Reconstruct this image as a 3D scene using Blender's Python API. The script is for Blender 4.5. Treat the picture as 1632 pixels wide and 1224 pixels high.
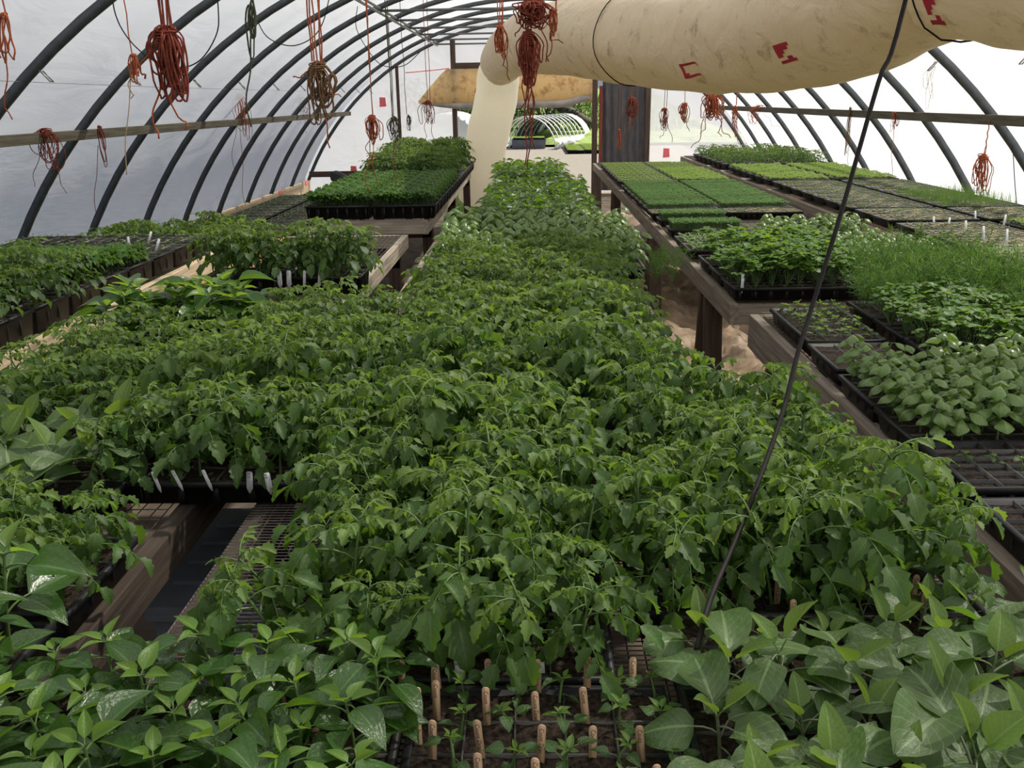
import bpy, math, random
import numpy as np
from mathutils import Matrix, Vector, Euler

# ------------------------------------------------------------------ reset
for o in list(bpy.data.objects):
    bpy.data.objects.remove(o)
SC = bpy.context.scene
COL = SC.collection
rng = random.Random(11)
PI = math.pi

# ------------------------------------------------------------------ camera
CAM_H = 1.65
cam_d = bpy.data.cameras.new('camera')
cam = bpy.data.objects.new('camera', cam_d)
COL.objects.link(cam)
cam_d.sensor_width = 36.0
cam_d.lens = 1411.0 / 1632.0 * 36.0
cam_d.clip_start = 0.05
cam_d.clip_end = 300
RX = Vector((0.99967059, 0.01956123, -0.01661557))
UX = Vector((0.00982936, 0.30623446, 0.95190537))
FX = Vector((-0.0237087, 0.95175512, -0.30594131))
cam.matrix_world = Matrix(((RX.x, UX.x, -FX.x, 0), (RX.y, UX.y, -FX.y, 0), (RX.z, UX.z, -FX.z, CAM_H), (0, 0, 0, 1)))
SC.camera = cam

# ------------------------------------------------------------------ world, sun, exposure
W = bpy.data.worlds.new('sky')
SC.world = W
W.use_nodes = True
nt = W.node_tree
bg = nt.nodes['Background']
tc = nt.nodes.new('ShaderNodeTexCoord')
sx = nt.nodes.new('ShaderNodeSeparateXYZ')
rp = nt.nodes.new('ShaderNodeValToRGB')
nt.links.new(tc.outputs['Generated'], sx.inputs[0])
nt.links.new(sx.outputs['Z'], rp.inputs[0])
nt.links.new(rp.outputs[0], bg.inputs[0])
rp.color_ramp.elements[0].position = 0.0
rp.color_ramp.elements[0].color = (0.80, 0.88, 1.0, 1)
rp.color_ramp.elements[1].position = 0.7
rp.color_ramp.elements[1].color = (0.55, 0.66, 0.92, 1)
bg.inputs[1].default_value = 0.5
sun_d = bpy.data.lights.new('sun', 'SUN')
sun_d.energy = 16.0
sun_d.angle = math.radians(2.0)
sun_d.color = (1.0, 0.94, 0.83)
sun = bpy.data.objects.new('sun', sun_d)
COL.objects.link(sun)
SUN_DIR = Vector((0.52, 0.34, 0.78)).normalized()      # towards the sun
sun.rotation_euler = SUN_DIR.to_track_quat('Z', 'Y').to_euler()
sun.location = (20, 10, 15)
vs = SC.view_settings
vs.view_transform = 'Standard'
vs.look = 'None'
vs.exposure = -0.58
vs.gamma = 1.0
vs.use_curve_mapping = False
SC.cycles.max_bounces = 8
SC.cycles.diffuse_bounces = 4
SC.cycles.transparent_max_bounces = 8
SC.cycles.transmission_bounces = 5
SC.cycles.sample_clamp_indirect = 6.0

# ------------------------------------------------------------------ materials
MATS = {}

def nodes(m):
    m.use_nodes = True
    t = m.node_tree
    return t, t.nodes, t.links, t.nodes['Principled BSDF']

def simple(name, col, rough=0.6, var=0.25, scale=8.0, stretch=(1, 1, 1), bump=0.0, spec=0.4, metal=0.0, rand=0.0, detail=4.0):
    m = bpy.data.materials.new(name)
    t, n, l, p = nodes(m)
    co = n.new('ShaderNodeTexCoord')
    mp = n.new('ShaderNodeMapping')
    mp.inputs['Scale'].default_value = stretch
    nz = n.new('ShaderNodeTexNoise')
    nz.inputs['Scale'].default_value = scale
    nz.inputs['Detail'].default_value = detail
    l.new(co.outputs['Object'], mp.inputs[0])
    l.new(mp.outputs[0], nz.inputs['Vector'])
    r = n.new('ShaderNodeValToRGB')
    r.color_ramp.elements[0].position = 0.3
    r.color_ramp.elements[1].position = 0.7
    r.color_ramp.elements[0].color = tuple(c * (1 - var) for c in col) + (1,)
    r.color_ramp.elements[1].color = tuple(min(1, c * (1 + var)) for c in col) + (1,)
    l.new(nz.outputs['Fac'], r.inputs[0])
    out = r.outputs[0]
    if rand:
        oi = n.new('ShaderNodeObjectInfo')
        hs = n.new('ShaderNodeHueSaturation')
        mr = n.new('ShaderNodeMapRange')
        mr.inputs['To Min'].default_value = 1 - rand
        mr.inputs['To Max'].default_value = 1 + rand
        l.new(oi.outputs['Random'], mr.inputs[0])
        l.new(mr.outputs[0], hs.inputs['Value'])
        l.new(out, hs.inputs['Color'])
        out = hs.outputs[0]
    l.new(out, p.inputs['Base Color'])
    p.inputs['Roughness'].default_value = rough
    p.inputs['Specular IOR Level'].default_value = spec
    p.inputs['Metallic'].default_value = metal
    if bump:
        b = n.new('ShaderNodeBump')
        b.inputs['Strength'].default_value = bump
        b.inputs['Distance'].default_value = 0.01
        l.new(nz.outputs['Fac'], b.inputs['Height'])
        l.new(b.outputs[0], p.inputs['Normal'])
    MATS[name] = m
    return m

def leafmat(name, col, trans, rough=0.45, spec=0.45, vein=0.5, nvein=7, tmix=0.35, rand=0.22, bump=0.4):
    """leaf with midrib and side veins from the blade's own UVs"""
    col = (col[0] * 0.85, col[1] * 0.78, col[2] * 0.68)
    trans = tuple(c * 0.82 for c in trans)
    m = bpy.data.materials.new(name)
    t, n, l, p = nodes(m)
    uv = n.new('ShaderNodeUVMap')
    uv.uv_map = 'UVMap'
    s = n.new('ShaderNodeSeparateXYZ')
    l.new(uv.outputs[0], s.inputs[0])
    def math_(op, a, b=None, c=None):
        x = n.new('ShaderNodeMath')
        x.operation = op
        for i, v in enumerate((a, b, c)):
            if v is None:
                continue
            if isinstance(v, (int, float)):
                x.inputs[i].default_value = v
            else:
                l.new(v, x.inputs[i])
        return x.outputs[0]
    d = math_('ABSOLUTE', math_('SUBTRACT', s.outputs['X'], 0.5))
    mid = math_('LESS_THAN', d, 0.035)
    ph = math_('FRACT', math_('MULTIPLY', math_('SUBTRACT', s.outputs['Y'], math_('MULTIPLY', d, 0.55)), float(nvein)))
    side = math_('LESS_THAN', ph, 0.11)
    msk = math_('MAXIMUM', mid, math_('MULTIPLY', side, 0.6))
    oi = n.new('ShaderNodeObjectInfo')
    co = n.new('ShaderNodeNewGeometry')
    nz = n.new('ShaderNodeTexNoise')
    nz.inputs['Scale'].default_value = 14
    l.new(co.outputs['Position'], nz.inputs['Vector'])
    val = math_('ADD', math_('MULTIPLY', oi.outputs['Random'], rand * 1.2), math_('MULTIPLY', nz.outputs['Fac'], 0.7))
    val = math_('ADD', val, 1 - rand * 0.6 - 0.35)
    hs = n.new('ShaderNodeHueSaturation')
    hs.inputs['Color'].default_value = col + (1,)
    l.new(val, hs.inputs['Value'])
    hue = math_('ADD', math_('MULTIPLY', nz.outputs['Fac'], 0.03), 0.485)
    l.new(hue, hs.inputs['Hue'])
    mx = n.new('ShaderNodeMix')
    mx.data_type = 'RGBA'
    l.new(math_('MULTIPLY', msk, vein), mx.inputs['Factor'])
    l.new(hs.outputs[0], mx.inputs['A'])
    mx.inputs['B'].default_value = tuple(min(1, c * 1.9 + 0.04) for c in col) + (1,)
    l.new(mx.outputs['Result'], p.inputs['Base Color'])
    p.inputs['Roughness'].default_value = rough
    p.inputs['Specular IOR Level'].default_value = spec
    if bump:
        b = n.new('ShaderNodeBump')
        b.inputs['Strength'].default_value = bump
        b.inputs['Distance'].default_value = 0.004
        b.invert = True
        n3 = n.new('ShaderNodeTexNoise')
        n3.inputs['Scale'].default_value = 9
        l.new(uv.outputs[0], n3.inputs['Vector'])
        l.new(math_('ADD', msk, math_('MULTIPLY', n3.outputs['Fac'], -0.5)), b.inputs['Height'])
        l.new(b.outputs[0], p.inputs['Normal'])
    tr = n.new('ShaderNodeBsdfTranslucent')
    tr.inputs['Color'].default_value = trans + (1,)
    ms = n.new('ShaderNodeMixShader')
    ms.inputs[0].default_value = tmix
    l.new(p.outputs[0], ms.inputs[1])
    l.new(tr.outputs[0], ms.inputs[2])
    l.new(ms.outputs[0], n['Material Output'].inputs['Surface'])
    MATS[name] = m
    return m

def filmmat(name, clear, tl, col, tcol, bump=0.3, scale=3.0, rough=0.35, stretch=(1, 0.25, 1), stain=None):
    """polyethylene: part clear, part scattering through, part reflecting"""
    m = bpy.data.materials.new(name)
    t, n, l, p = nodes(m)
    co = n.new('ShaderNodeTexCoord')
    mp = n.new('ShaderNodeMapping')
    mp.inputs['Scale'].default_value = stretch
    nz = n.new('ShaderNodeTexNoise')
    nz.inputs['Scale'].default_value = scale
    nz.inputs['Detail'].default_value = 5
    nz.inputs['Distortion'].default_value = 0.8
    l.new(co.outputs['Object'], mp.inputs[0])
    l.new(mp.outputs[0], nz.inputs['Vector'])
    b = n.new('ShaderNodeBump')
    b.inputs['Strength'].default_value = bump
    b.inputs['Distance'].default_value = 0.03
    l.new(nz.outputs['Fac'], b.inputs['Height'])
    p.inputs['Base Color'].default_value = col + (1,)
    p.inputs['Roughness'].default_value = rough
    l.new(b.outputs[0], p.inputs['Normal'])
    tr = n.new('ShaderNodeBsdfTranslucent')
    tr.inputs['Color'].default_value = tcol + (1,)
    l.new(b.outputs[0], tr.inputs['Normal'])
    if stain:
        n2 = n.new('ShaderNodeTexNoise')
        n2.inputs['Scale'].default_value = stain[0]
        n2.inputs['Detail'].default_value = 8
        n2.inputs['Roughness'].default_value = 0.7
        l.new(co.outputs['Object'], n2.inputs['Vector'])
        r = n.new('ShaderNodeValToRGB')
        r.color_ramp.elements[0].position = stain[2]
        r.color_ramp.elements[1].position = stain[2] + 0.14
        r.color_ramp.elements[0].color = (0, 0, 0, 1)
        r.color_ramp.elements[1].color = (1, 1, 1, 1)
        l.new(n2.outputs['Fac'], r.inputs[0])
        for sock, c in ((p.inputs['Base Color'], col), (tr.inputs['Color'], tcol)):
            mx = n.new('ShaderNodeMix')
            mx.data_type = 'RGBA'
            mx.inputs['A'].default_value = c + (1,)
            mx.inputs['B'].default_value = tuple(c[i] * stain[1][i] for i in range(3)) + (1,)
            l.new(r.outputs[0], mx.inputs['Factor'])
            l.new(mx.outputs['Result'], sock)
    m1 = n.new('ShaderNodeMixShader')
    m1.inputs[0].default_value = tl
    l.new(p.outputs[0], m1.inputs[1])
    l.new(tr.outputs[0], m1.inputs[2])
    out = m1.outputs[0]
    if clear:
        tp = n.new('ShaderNodeBsdfTransparent')
        m2 = n.new('ShaderNodeMixShader')
        m2.inputs[0].default_value = clear
        l.new(out, m2.inputs[1])
        l.new(tp.outputs[0], m2.inputs[2])
        out = m2.outputs[0]
    l.new(out, n['Material Output'].inputs['Surface'])
    MATS[name] = m
    return m

filmmat('film', 0.31, 0.58, (0.80, 0.82, 0.86), (0.90, 0.92, 0.96))
filmmat('duct', 0.0, 0.38, (0.66, 0.575, 0.43), (0.74, 0.62, 0.43), bump=0.9, scale=5, rough=0.4, stretch=(1, 1, 1), stain=(9.0, (0.55, 0.52, 0.45), 0.565))
filmmat('chute', 0.0, 0.62, (0.82, 0.78, 0.68), (0.92, 0.88, 0.76), bump=0.4, scale=5, rough=0.4, stretch=(1, 1, 1))  # duct plastic in a paler copy, its backlight put into the colour
filmmat('canvas', 0.0, 0.55, (0.66, 0.54, 0.34), (0.85, 0.66, 0.36), bump=0.6, scale=6, rough=0.8, stretch=(3, 1, 0.6), stain=(5.0, (0.6, 0.5, 0.45), 0.5))
filmmat('tunnel_film', 0.05, 0.45, (0.88, 0.90, 0.93), (0.9, 0.92, 0.95), bump=0.4)
simple('hoop_steel', (0.075, 0.085, 0.09), 0.45, 0.2, 20, metal=0.3)
simple('tie_steel', (0.16, 0.17, 0.17), 0.45, 0.2, 20, metal=0.4)
simple('wood_grey', (0.33, 0.285, 0.225), 0.8, 0.35, 6, (0.6, 9, 9), 0.3, 0.2)
simple('wood_mid', (0.21, 0.175, 0.14), 0.8, 0.35, 6, (0.6, 9, 9), 0.3, 0.2)
simple('wood_purlin', (0.085, 0.075, 0.055), 0.8, 0.35, 6, (0.6, 9, 9), 0.3, 0.2)
simple('wood_wet', (0.055, 0.043, 0.035), 0.9, 0.4, 6, (0.6, 9, 9), 0.3, 0.1)  # dark wet boards, darkened further to carry the shade around the bench gap
simple('wood_pale', (0.55, 0.43, 0.29), 0.75, 0.25, 6, (0.6, 9, 9), 0.3, 0.2)
simple('wood_orange', (0.50, 0.26, 0.10), 0.7, 0.3, 6, (0.6, 9, 9), 0.2, 0.25)
simple('wood_dark', (0.085, 0.055, 0.042), 0.75, 0.35, 6, (0.6, 9, 9), 0.3, 0.25)
simple('wood_red', (0.22, 0.045, 0.035), 0.7, 0.4, 5, (0.6, 9, 9), 0.2, 0.3)
simple('stick_wood', (0.36, 0.235, 0.145), 0.7, 0.15, 40, (1, 1, 0.2), 0.1, 0.3, rand=0.2)
simple('ink', (0.03, 0.02, 0.015), 0.7, 0.1)
simple('tag_white', (0.72, 0.73, 0.76), 0.5, 0.05, 30)
simple('tray_black', (0.011, 0.011, 0.013), 0.5, 0.3, 25, rand=0.3, spec=0.3)
simple('tray_edge', (0.05, 0.048, 0.046), 0.5, 0.4, 40)
simple('soil', (0.028, 0.020, 0.015), 0.95, 0.8, 120, bump=0.8, spec=0.1)
simple('soil_dry', (0.36, 0.27, 0.18), 0.95, 0.5, 150, bump=0.8, spec=0.1)
simple('floor_earth', (0.14, 0.11, 0.085), 0.95, 0.45, 6, bump=0.6, spec=0.1, detail=8)
simple('gravel', (0.23, 0.21, 0.185), 0.95, 0.3, 30, bump=0.8, spec=0.1, detail=8)
simple('yard_earth', (0.105, 0.115, 0.13), 0.95, 0.3, 6, bump=0.4, spec=0.1)
simple('grass', (0.20, 0.27, 0.085), 0.9, 0.5, 3.0, bump=0.5, spec=0.1, detail=8)
simple('grass_blade', (0.19, 0.28, 0.08), 0.7, 0.3, 6)
simple('bush_leaf', (0.035, 0.06, 0.022), 0.7, 0.5, 3)
simple('sheet_brown', (0.36, 0.26, 0.17), 0.4, 0.35, 7, bump=0.5, spec=0.5, detail=6)
simple('wire', (0.075, 0.062, 0.055), 0.5, 0.4, 40, metal=0.5)
simple('wire_light', (0.30, 0.29, 0.27), 0.45, 0.3, 40, metal=0.6)
simple('twine_orange', (0.36, 0.095, 0.042), 0.85, 0.35, 60, spec=0.15)
simple('twine_red', (0.20, 0.045, 0.028), 0.85, 0.4, 60, spec=0.15)
simple('twine_green', (0.06, 0.065, 0.04), 0.85, 0.4, 60, spec=0.15)
simple('twine_olive', (0.16, 0.09, 0.045), 0.85, 0.4, 60, spec=0.15)
simple('twine_pale', (0.45, 0.32, 0.20), 0.85, 0.3, 60, spec=0.15)
simple('cable_black', (0.016, 0.013, 0.013), 0.6, 0.3, 60, spec=0.15)
simple('sticker_red', (0.50, 0.03, 0.055), 0.5, 0.15, 30)
simple('sticker_dark', (0.10, 0.015, 0.02), 0.6, 0.15, 30)
simple('flag_pink', (0.85, 0.16, 0.18), 0.6, 0.1, 30)
simple('curtain_grey', (0.075, 0.072, 0.075), 0.7, 0.3, 8, (3, 3, 0.5), bump=0.3)
simple('canvas_hem', (0.33, 0.30, 0.27), 0.85, 0.25, 6, bump=0.3)
simple('plastic_grey', (0.15, 0.165, 0.20), 0.5, 0.15, 10)
simple('plastic_blue', (0.03, 0.10, 0.35), 0.5, 0.15, 10)
simple('pvc_white', (0.75, 0.76, 0.78), 0.4, 0.1, 10)
simple('cloth_dark', (0.05, 0.07, 0.08), 0.8, 0.5, 8)
simple('bark', (0.07, 0.055, 0.045), 0.9, 0.5, 12, bump=0.6)
simple('stem_green', (0.085, 0.145, 0.042), 0.55, 0.2, 30)
simple('stem_dark', (0.11, 0.13, 0.07), 0.55, 0.2, 30)
leafmat('tomato_leaf', (0.056, 0.128, 0.026), (0.20, 0.38, 0.03), 0.50, 0.40, 0.35, 6, 0.33)
leafmat('tomato_young', (0.120, 0.215, 0.045), (0.32, 0.50, 0.05), 0.50, 0.40, 0.3, 6, 0.38)
leafmat('pepper_leaf', (0.043, 0.118, 0.021), (0.22, 0.42, 0.03), 0.30, 0.60, 0.6, 8, 0.34, bump=0.8)
leafmat('pepper_young', (0.115, 0.24, 0.035), (0.40, 0.62, 0.05), 0.36, 0.50, 0.5, 8, 0.42)
leafmat('eggplant_leaf', (0.080, 0.150, 0.052), (0.25, 0.48, 0.04), 0.50, 0.45, 0.85, 8, 0.30, bump=0.9)
leafmat('eggplant_young', (0.115, 0.215, 0.048), (0.30, 0.46, 0.05), 0.5, 0.40, 0.6, 8, 0.36)
leafmat('basil_leaf', (0.135, 0.250, 0.062), (0.30, 0.48, 0.05), 0.30, 0.60, 0.4, 7, 0.27)
leafmat('herb_leaf', (0.085, 0.205, 0.035), (0.35, 0.58, 0.04), 0.45, 0.40, 0.2, 5, 0.40)
leafmat('dill_leaf', (0.08, 0.20, 0.045), (0.26, 0.48, 0.06), 0.55, 0.30, 0.0, 3, 0.35, bump=0)
leafmat('mat_green', (0.075, 0.19, 0.045), (0.28, 0.50, 0.06), 0.5, 0.35, 0.0, 3, 0.33, bump=0)
leafmat('mat_dark', (0.05, 0.135, 0.03), (0.22, 0.42, 0.04), 0.45, 0.40, 0.0, 3, 0.33, bump=0)
leafmat('mat_light', (0.17, 0.30, 0.065), (0.42, 0.60, 0.08), 0.5, 0.35, 0.0, 3, 0.36, bump=0)
leafmat('mat_pale', (0.25, 0.35, 0.19), (0.40, 0.52, 0.20), 0.5, 0.35, 0.0, 3, 0.30, bump=0)

# ------------------------------------------------------------------ mesh helpers
class MB:
    """collects vertices, faces, uvs and material slots; build() links them as one mesh object"""
    def __init__(self):
        self.v, self.f, self.uv, self.m, self.slots = [], [], [], [], []
    def slot(self, mat):
        if mat not in self.slots:
            self.slots.append(mat)
        return self.slots.index(mat)
    def add(self, verts, faces, mat, uvs=None):
        b = len(self.v)
        s = self.slot(mat)
        self.v.extend([tuple(x) for x in verts])
        for f in faces:
            self.f.append(tuple(b + i for i in f))
            self.m.append(s)
            self.uv.append([uvs[i] for i in f] if uvs else [(0.5, 0.5)] * len(f))
    def box(self, lo, hi, mat, M=None):
        x0, y0, z0 = lo
        x1, y1, z1 = hi
        vs_ = [Vector(c) for c in ((x0, y0, z0), (x1, y0, z0), (x1, y1, z0), (x0, y1, z0), (x0, y0, z1), (x1, y0, z1), (x1, y1, z1), (x0, y1, z1))]
        if M is not None:
            vs_ = [M @ c for c in vs_]
        self.add(vs_, [(0, 3, 2, 1), (4, 5, 6, 7), (0, 1, 5, 4), (1, 2, 6, 5), (2, 3, 7, 6), (3, 0, 4, 7)], mat)
    def tube(self, pts, rad, mat, n=5, caps=True, closed=False):
        pts = [Vector(p) for p in pts]
        N = len(pts)
        if N < 2:
            return
        vs_, fs = [], []
        up = Vector((0, 0, 1))
        prev = None
        for i, p in enumerate(pts):
            if closed:
                d = pts[(i + 1) % N] - pts[i - 1]
            else:
                d = pts[min(i + 1, N - 1)] - pts[max(i - 1, 0)]
            if d.length < 1e-9:
                d = Vector((0, 0, 1))
            d.normalize()
            if prev is None:
                a = d.cross(up if abs(d.z) < 0.95 else Vector((1, 0, 0)))
            else:
                a = prev - d * prev.dot(d)
                if a.length < 1e-6:
                    a = d.cross(up if abs(d.z) < 0.95 else Vector((1, 0, 0)))
            a.normalize()
            prev = a
            b = d.cross(a)
            r = rad[i] if isinstance(rad, (list, tuple)) else rad
            for k in range(n):
                an = 2 * PI * k / n
                vs_.append(p + a * (math.cos(an) * r) + b * (math.sin(an) * r))
        for i in range(N if closed else N - 1):
            j = (i + 1) % N
            for k in range(n):
                k2 = (k + 1) % n
                fs.append((i * n + k, i * n + k2, j * n + k2, j * n + k))
        if caps and not closed:
            fs.append(tuple(range(n - 1, -1, -1)))
            fs.append(tuple((N - 1) * n + k for k in range(n)))
        self.add(vs_, fs, mat)
    def blade(self, M, L, Wd, prof, mat, nl=6, cols=5, bend=0.6, cup=0.15, lobe=0.0, wave=0.0, r=None):
        """leaf blade along +Y of M, arching downwards by `bend` radians, cross-section raised (cup>0) or domed (cup<0)"""
        r = r or rng
        ss = {3: (-1, 0, 1), 5: (-1, -0.5, 0, 0.5, 1)}[cols]
        y = z = 0.0
        vs_, uvs, fs = [], [], []
        st = L / nl
        p1, p2 = r.uniform(0, 6), r.uniform(0, 6)
        for i in range(nl + 1):
            t = i / nl
            w = Wd * 0.5 * prof(t)
            if lobe and 0 < i < nl:
                w *= 1 + lobe * (1 if i % 2 else -1)
            th = -bend * t
            for s in ss:
                lift = cup * w * (abs(s) ** 1.5) * 1.2
                wz = wave * Wd * math.sin(5 * t + (p1 if s < 0 else p2)) * abs(s)
                fw = -lobe * w * 0.35 * abs(s) if i % 2 == 0 else lobe * w * 0.45 * abs(s)
                vs_.append(M @ Vector((w * s, y + (lift + wz) * math.sin(-th) * 0.6 + fw, z + (lift + wz) * math.cos(th))))
                uvs.append((s * 0.5 + 0.5, t))
            y += st * math.cos(th)
            z += st * math.sin(th)
        c = len(ss)
        for i in range(nl):
            for k in range(c - 1):
                fs.append((i * c + k, i * c + k + 1, (i + 1) * c + k + 1, (i + 1) * c + k))
        self.add(vs_, fs, mat, uvs)
    def mesh(self, name, smooth=True):
        me = bpy.data.meshes.new(name)
        me.from_pydata(self.v, [], self.f)
        for s in self.slots:
            me.materials.append(MATS[s])
        me.polygons.foreach_set('material_index', self.m)
        u = me.uv_layers.new(name='UVMap')
        flat = [c for f in self.uv for p in f for c in p]
        u.data.foreach_set('uv', flat)
        if smooth:
            me.polygons.foreach_set('use_smooth', [True] * len(self.f))
        me.update()
        return me
    def build(self, name, parent=None, M=None, smooth=False):
        return link(name, self.mesh(name, smooth), parent, M)

def link(name, me, parent=None, M=None):
    o = bpy.data.objects.new(name, me)
    COL.objects.link(o)
    if parent is not None:
        o.parent = parent
    if M is not None:
        o.matrix_basis = M
    return o

def tag(o, label=None, cat=None, group=None, kind=None):
    if label:
        o['label'] = label
    if cat:
        o['category'] = cat
    if group:
        o['group'] = group
    if kind:
        o['kind'] = kind
    return o

def empty(name, loc=(0, 0, 0), rz=0.0, sc=1.0):
    o = bpy.data.objects.new(name, None)
    o.empty_display_size = 0.05
    COL.objects.link(o)
    o.location = loc
    o.rotation_euler = (0, 0, rz)
    o.scale = (sc, sc, sc)
    return o

def T(x, y, z):
    return Matrix.Translation((x, y, z))
def RZ(a):
    return Matrix.Rotation(a, 4, 'Z')
def RXm(a):
    return Matrix.Rotation(a, 4, 'X')
def RYm(a):
    return Matrix.Rotation(a, 4, 'Y')

def along(p0, p1, roll_up=Vector((0, 0, 1))):
    """matrix whose X axis runs p0->p1, origin p0"""
    p0, p1 = Vector(p0), Vector(p1)
    x = (p1 - p0).normalized()
    u = roll_up if abs(x.dot(roll_up)) < 0.95 else Vector((0, 1, 0))
    y = u.cross(x).normalized()
    z = x.cross(y)
    return Matrix(((x.x, y.x, z.x, p0.x), (x.y, y.y, z.y, p0.y), (x.z, y.z, z.z, p0.z), (0, 0, 0, 1)))

def board(name, p0, p1, w, h, mat, parent=None, bev=0.003):
    """timber of width w (sideways) and height h (up), axis p0->p1, chamfered edges"""
    L = (Vector(p1) - Vector(p0)).length
    a, b = w / 2, h / 2
    prof = [(-a + bev, -b), (a - bev, -b), (a, -b + bev), (a, b - bev), (a - bev, b), (-a + bev, b), (-a, b - bev), (-a, -b + bev)]
    m = MB()
    vs_ = [(0, y, z) for y, z in prof] + [(L, y, z) for y, z in prof]
    fs = [(k, (k + 1) % 8, 8 + (k + 1) % 8, 8 + k) for k in range(8)] + [tuple(range(7, -1, -1)), tuple(range(8, 16))]
    m.add(vs_, fs, mat)
    return m.build(name, parent, along(p0, p1))

# pixel (in the 1632x1224 frame) to a world point on a plane: used to measure where things stand
def ray(px, py):
    return FX + RX * ((px - 816) / 1411.0) - UX * ((py - 612) / 1411.0)
def on_y(px, py, y):
    d = ray(px, py)
    return Vector((0, 0, CAM_H)) + d * (y / d.y)
def on_z(px, py, z):
    d = ray(px, py)
    return Vector((0, 0, CAM_H)) + d * ((z - CAM_H) / d.z)

# ------------------------------------------------------------------ greenhouse shell
ZC, RH = -1.51, 4.43            # hoop circle
RF = RH + 0.075                 # film circle
Y_FAR = 6.6 + 8 * 1.22
Y_BACK = 6.6 - 10 * 1.22
def hoop_pt(a, R=RH):
    return R * math.cos(a), ZC + R * math.sin(a)
def hoop_z(x, R=RH):
    return ZC + math.sqrt(max(0.01, R * R - x * x))
A_GROUND = math.asin((0.0 - ZC) / RH)
A_RAIL = math.asin((0.30 - ZC) / RF)
A_PURL = math.asin((1.49 - ZC) / RF)

def film_sheet(name, a0, a1, na):
    m = MB()
    ys = []
    n_bay = int(round((Y_FAR - Y_BACK) / 1.22))
    for b in range(n_bay):
        for k in range(4):
            ys.append(Y_BACK + (b + k / 4) * 1.22)
    ys.append(Y_FAR)
    vs_, fs = [], []
    for y in ys:
        sag = math.sin(PI * ((y - Y_BACK) / 1.22)) ** 2
        for i in range(na + 1):
            a = a0 + (a1 - a0) * i / na
            x, z = hoop_pt(a, RF - 0.035 * sag)
            vs_.append((x, y, z))
    c = na + 1
    for j in range(len(ys) - 1):
        for i in range(na):
            fs.append((j * c + i, j * c + i + 1, (j + 1) * c + i + 1, (j + 1) * c + i))
    m.add(vs_, fs, 'film')
    return tag(m.build(name, smooth=True), kind='structure')

film_sheet('wall_right', A_RAIL, A_PURL, 6)
film_sheet('ceiling', A_PURL, PI - A_PURL, 24)
film_sheet('wall_left', PI - A_PURL, PI - A_RAIL, 6)

DOOR0, DOOR1, HEAD = -1.33, 2.08, 2.20
def end_wall(name, y, door):
    m = MB()
    xs = sorted(set([round(-4.1 + 0.1 * i, 3) for i in range(83)] + ([DOOR0, DOOR1] if door else [])))
    bot = lambda x: HEAD if (door and DOOR0 < x < DOOR1) else 0.05
    for x0, x1 in zip(xs[:-1], xs[1:]):
        c = (x0 + x1) / 2
        zb = bot(c)
        z0, z1 = max(hoop_z(x0, RF), 0.06), max(hoop_z(x1, RF), 0.06)
        if max(z0, z1) <= zb + 0.02:
            continue
        m.add([(x0, y, zb), (x1, y, zb), (x1, y, max(z1, zb)), (x0, y, max(z0, zb))], [(0, 1, 2, 3)], 'film')
    return tag(m.build(name, smooth=True), kind='structure')
end_wall('wall_far', Y_FAR + 0.03, True)
end_wall('wall_back', Y_BACK - 0.03, False)

# floor and ground
m = MB()
m.add([(-4.3, Y_BACK - 0.1, 0), (4.3, Y_BACK - 0.1, 0), (4.3, Y_FAR + 0.1, 0), (-4.3, Y_FAR + 0.1, 0)], [(0, 1, 2, 3)], 'floor_earth')
tag(m.build('floor'), kind='structure')
def hill(x, y):
    k = max(0.0, min(1.0, (x + 5.5) / 2.5)) * max(0.0, min(1.0, (9.5 - x) / 3))
    return -0.02 + k * min(2.2, max(0, y - 32) * 0.10)
m = MB()
m.add([(-90, -40, -0.03), (90, -40, -0.03), (90, 120, -0.03), (-90, 120, -0.03)], [(0, 1, 2, 3)], 'yard_earth')
tag(m.build('ground'), kind='structure')
m = MB()
gx, gy = 24, 30
vs_, fs = [], []
for j in range(gy + 1):
    for i in range(gx + 1):
        x = -5.5 + 15 * i / gx
        y = 33.0 + 34 * j / gy
        vs_.append((x, y, hill(x, y)))
for j in range(gy):
    for i in range(gx):
        fs.append((j * (gx + 1) + i, j * (gx + 1) + i + 1, (j + 1) * (gx + 1) + i + 1, (j + 1) * (gx + 1) + i))
m.add(vs_, fs, 'grass')
tag(m.build('grass_bank', smooth=True), kind='structure')
m = MB()
m.add([(-3.2, Y_FAR, -0.008), (4.2, Y_FAR, -0.008), (5.5, 34.5, -0.008), (-4.5, 34.5, -0.008)], [(0, 1, 2, 3)], 'gravel')
tag(m.build('yard'), kind='structure')

ORD = ['nearest', 'second', 'third', 'fourth', 'fifth', 'sixth', 'seventh', 'eighth', 'ninth', 'tenth', 'eleventh']
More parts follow.
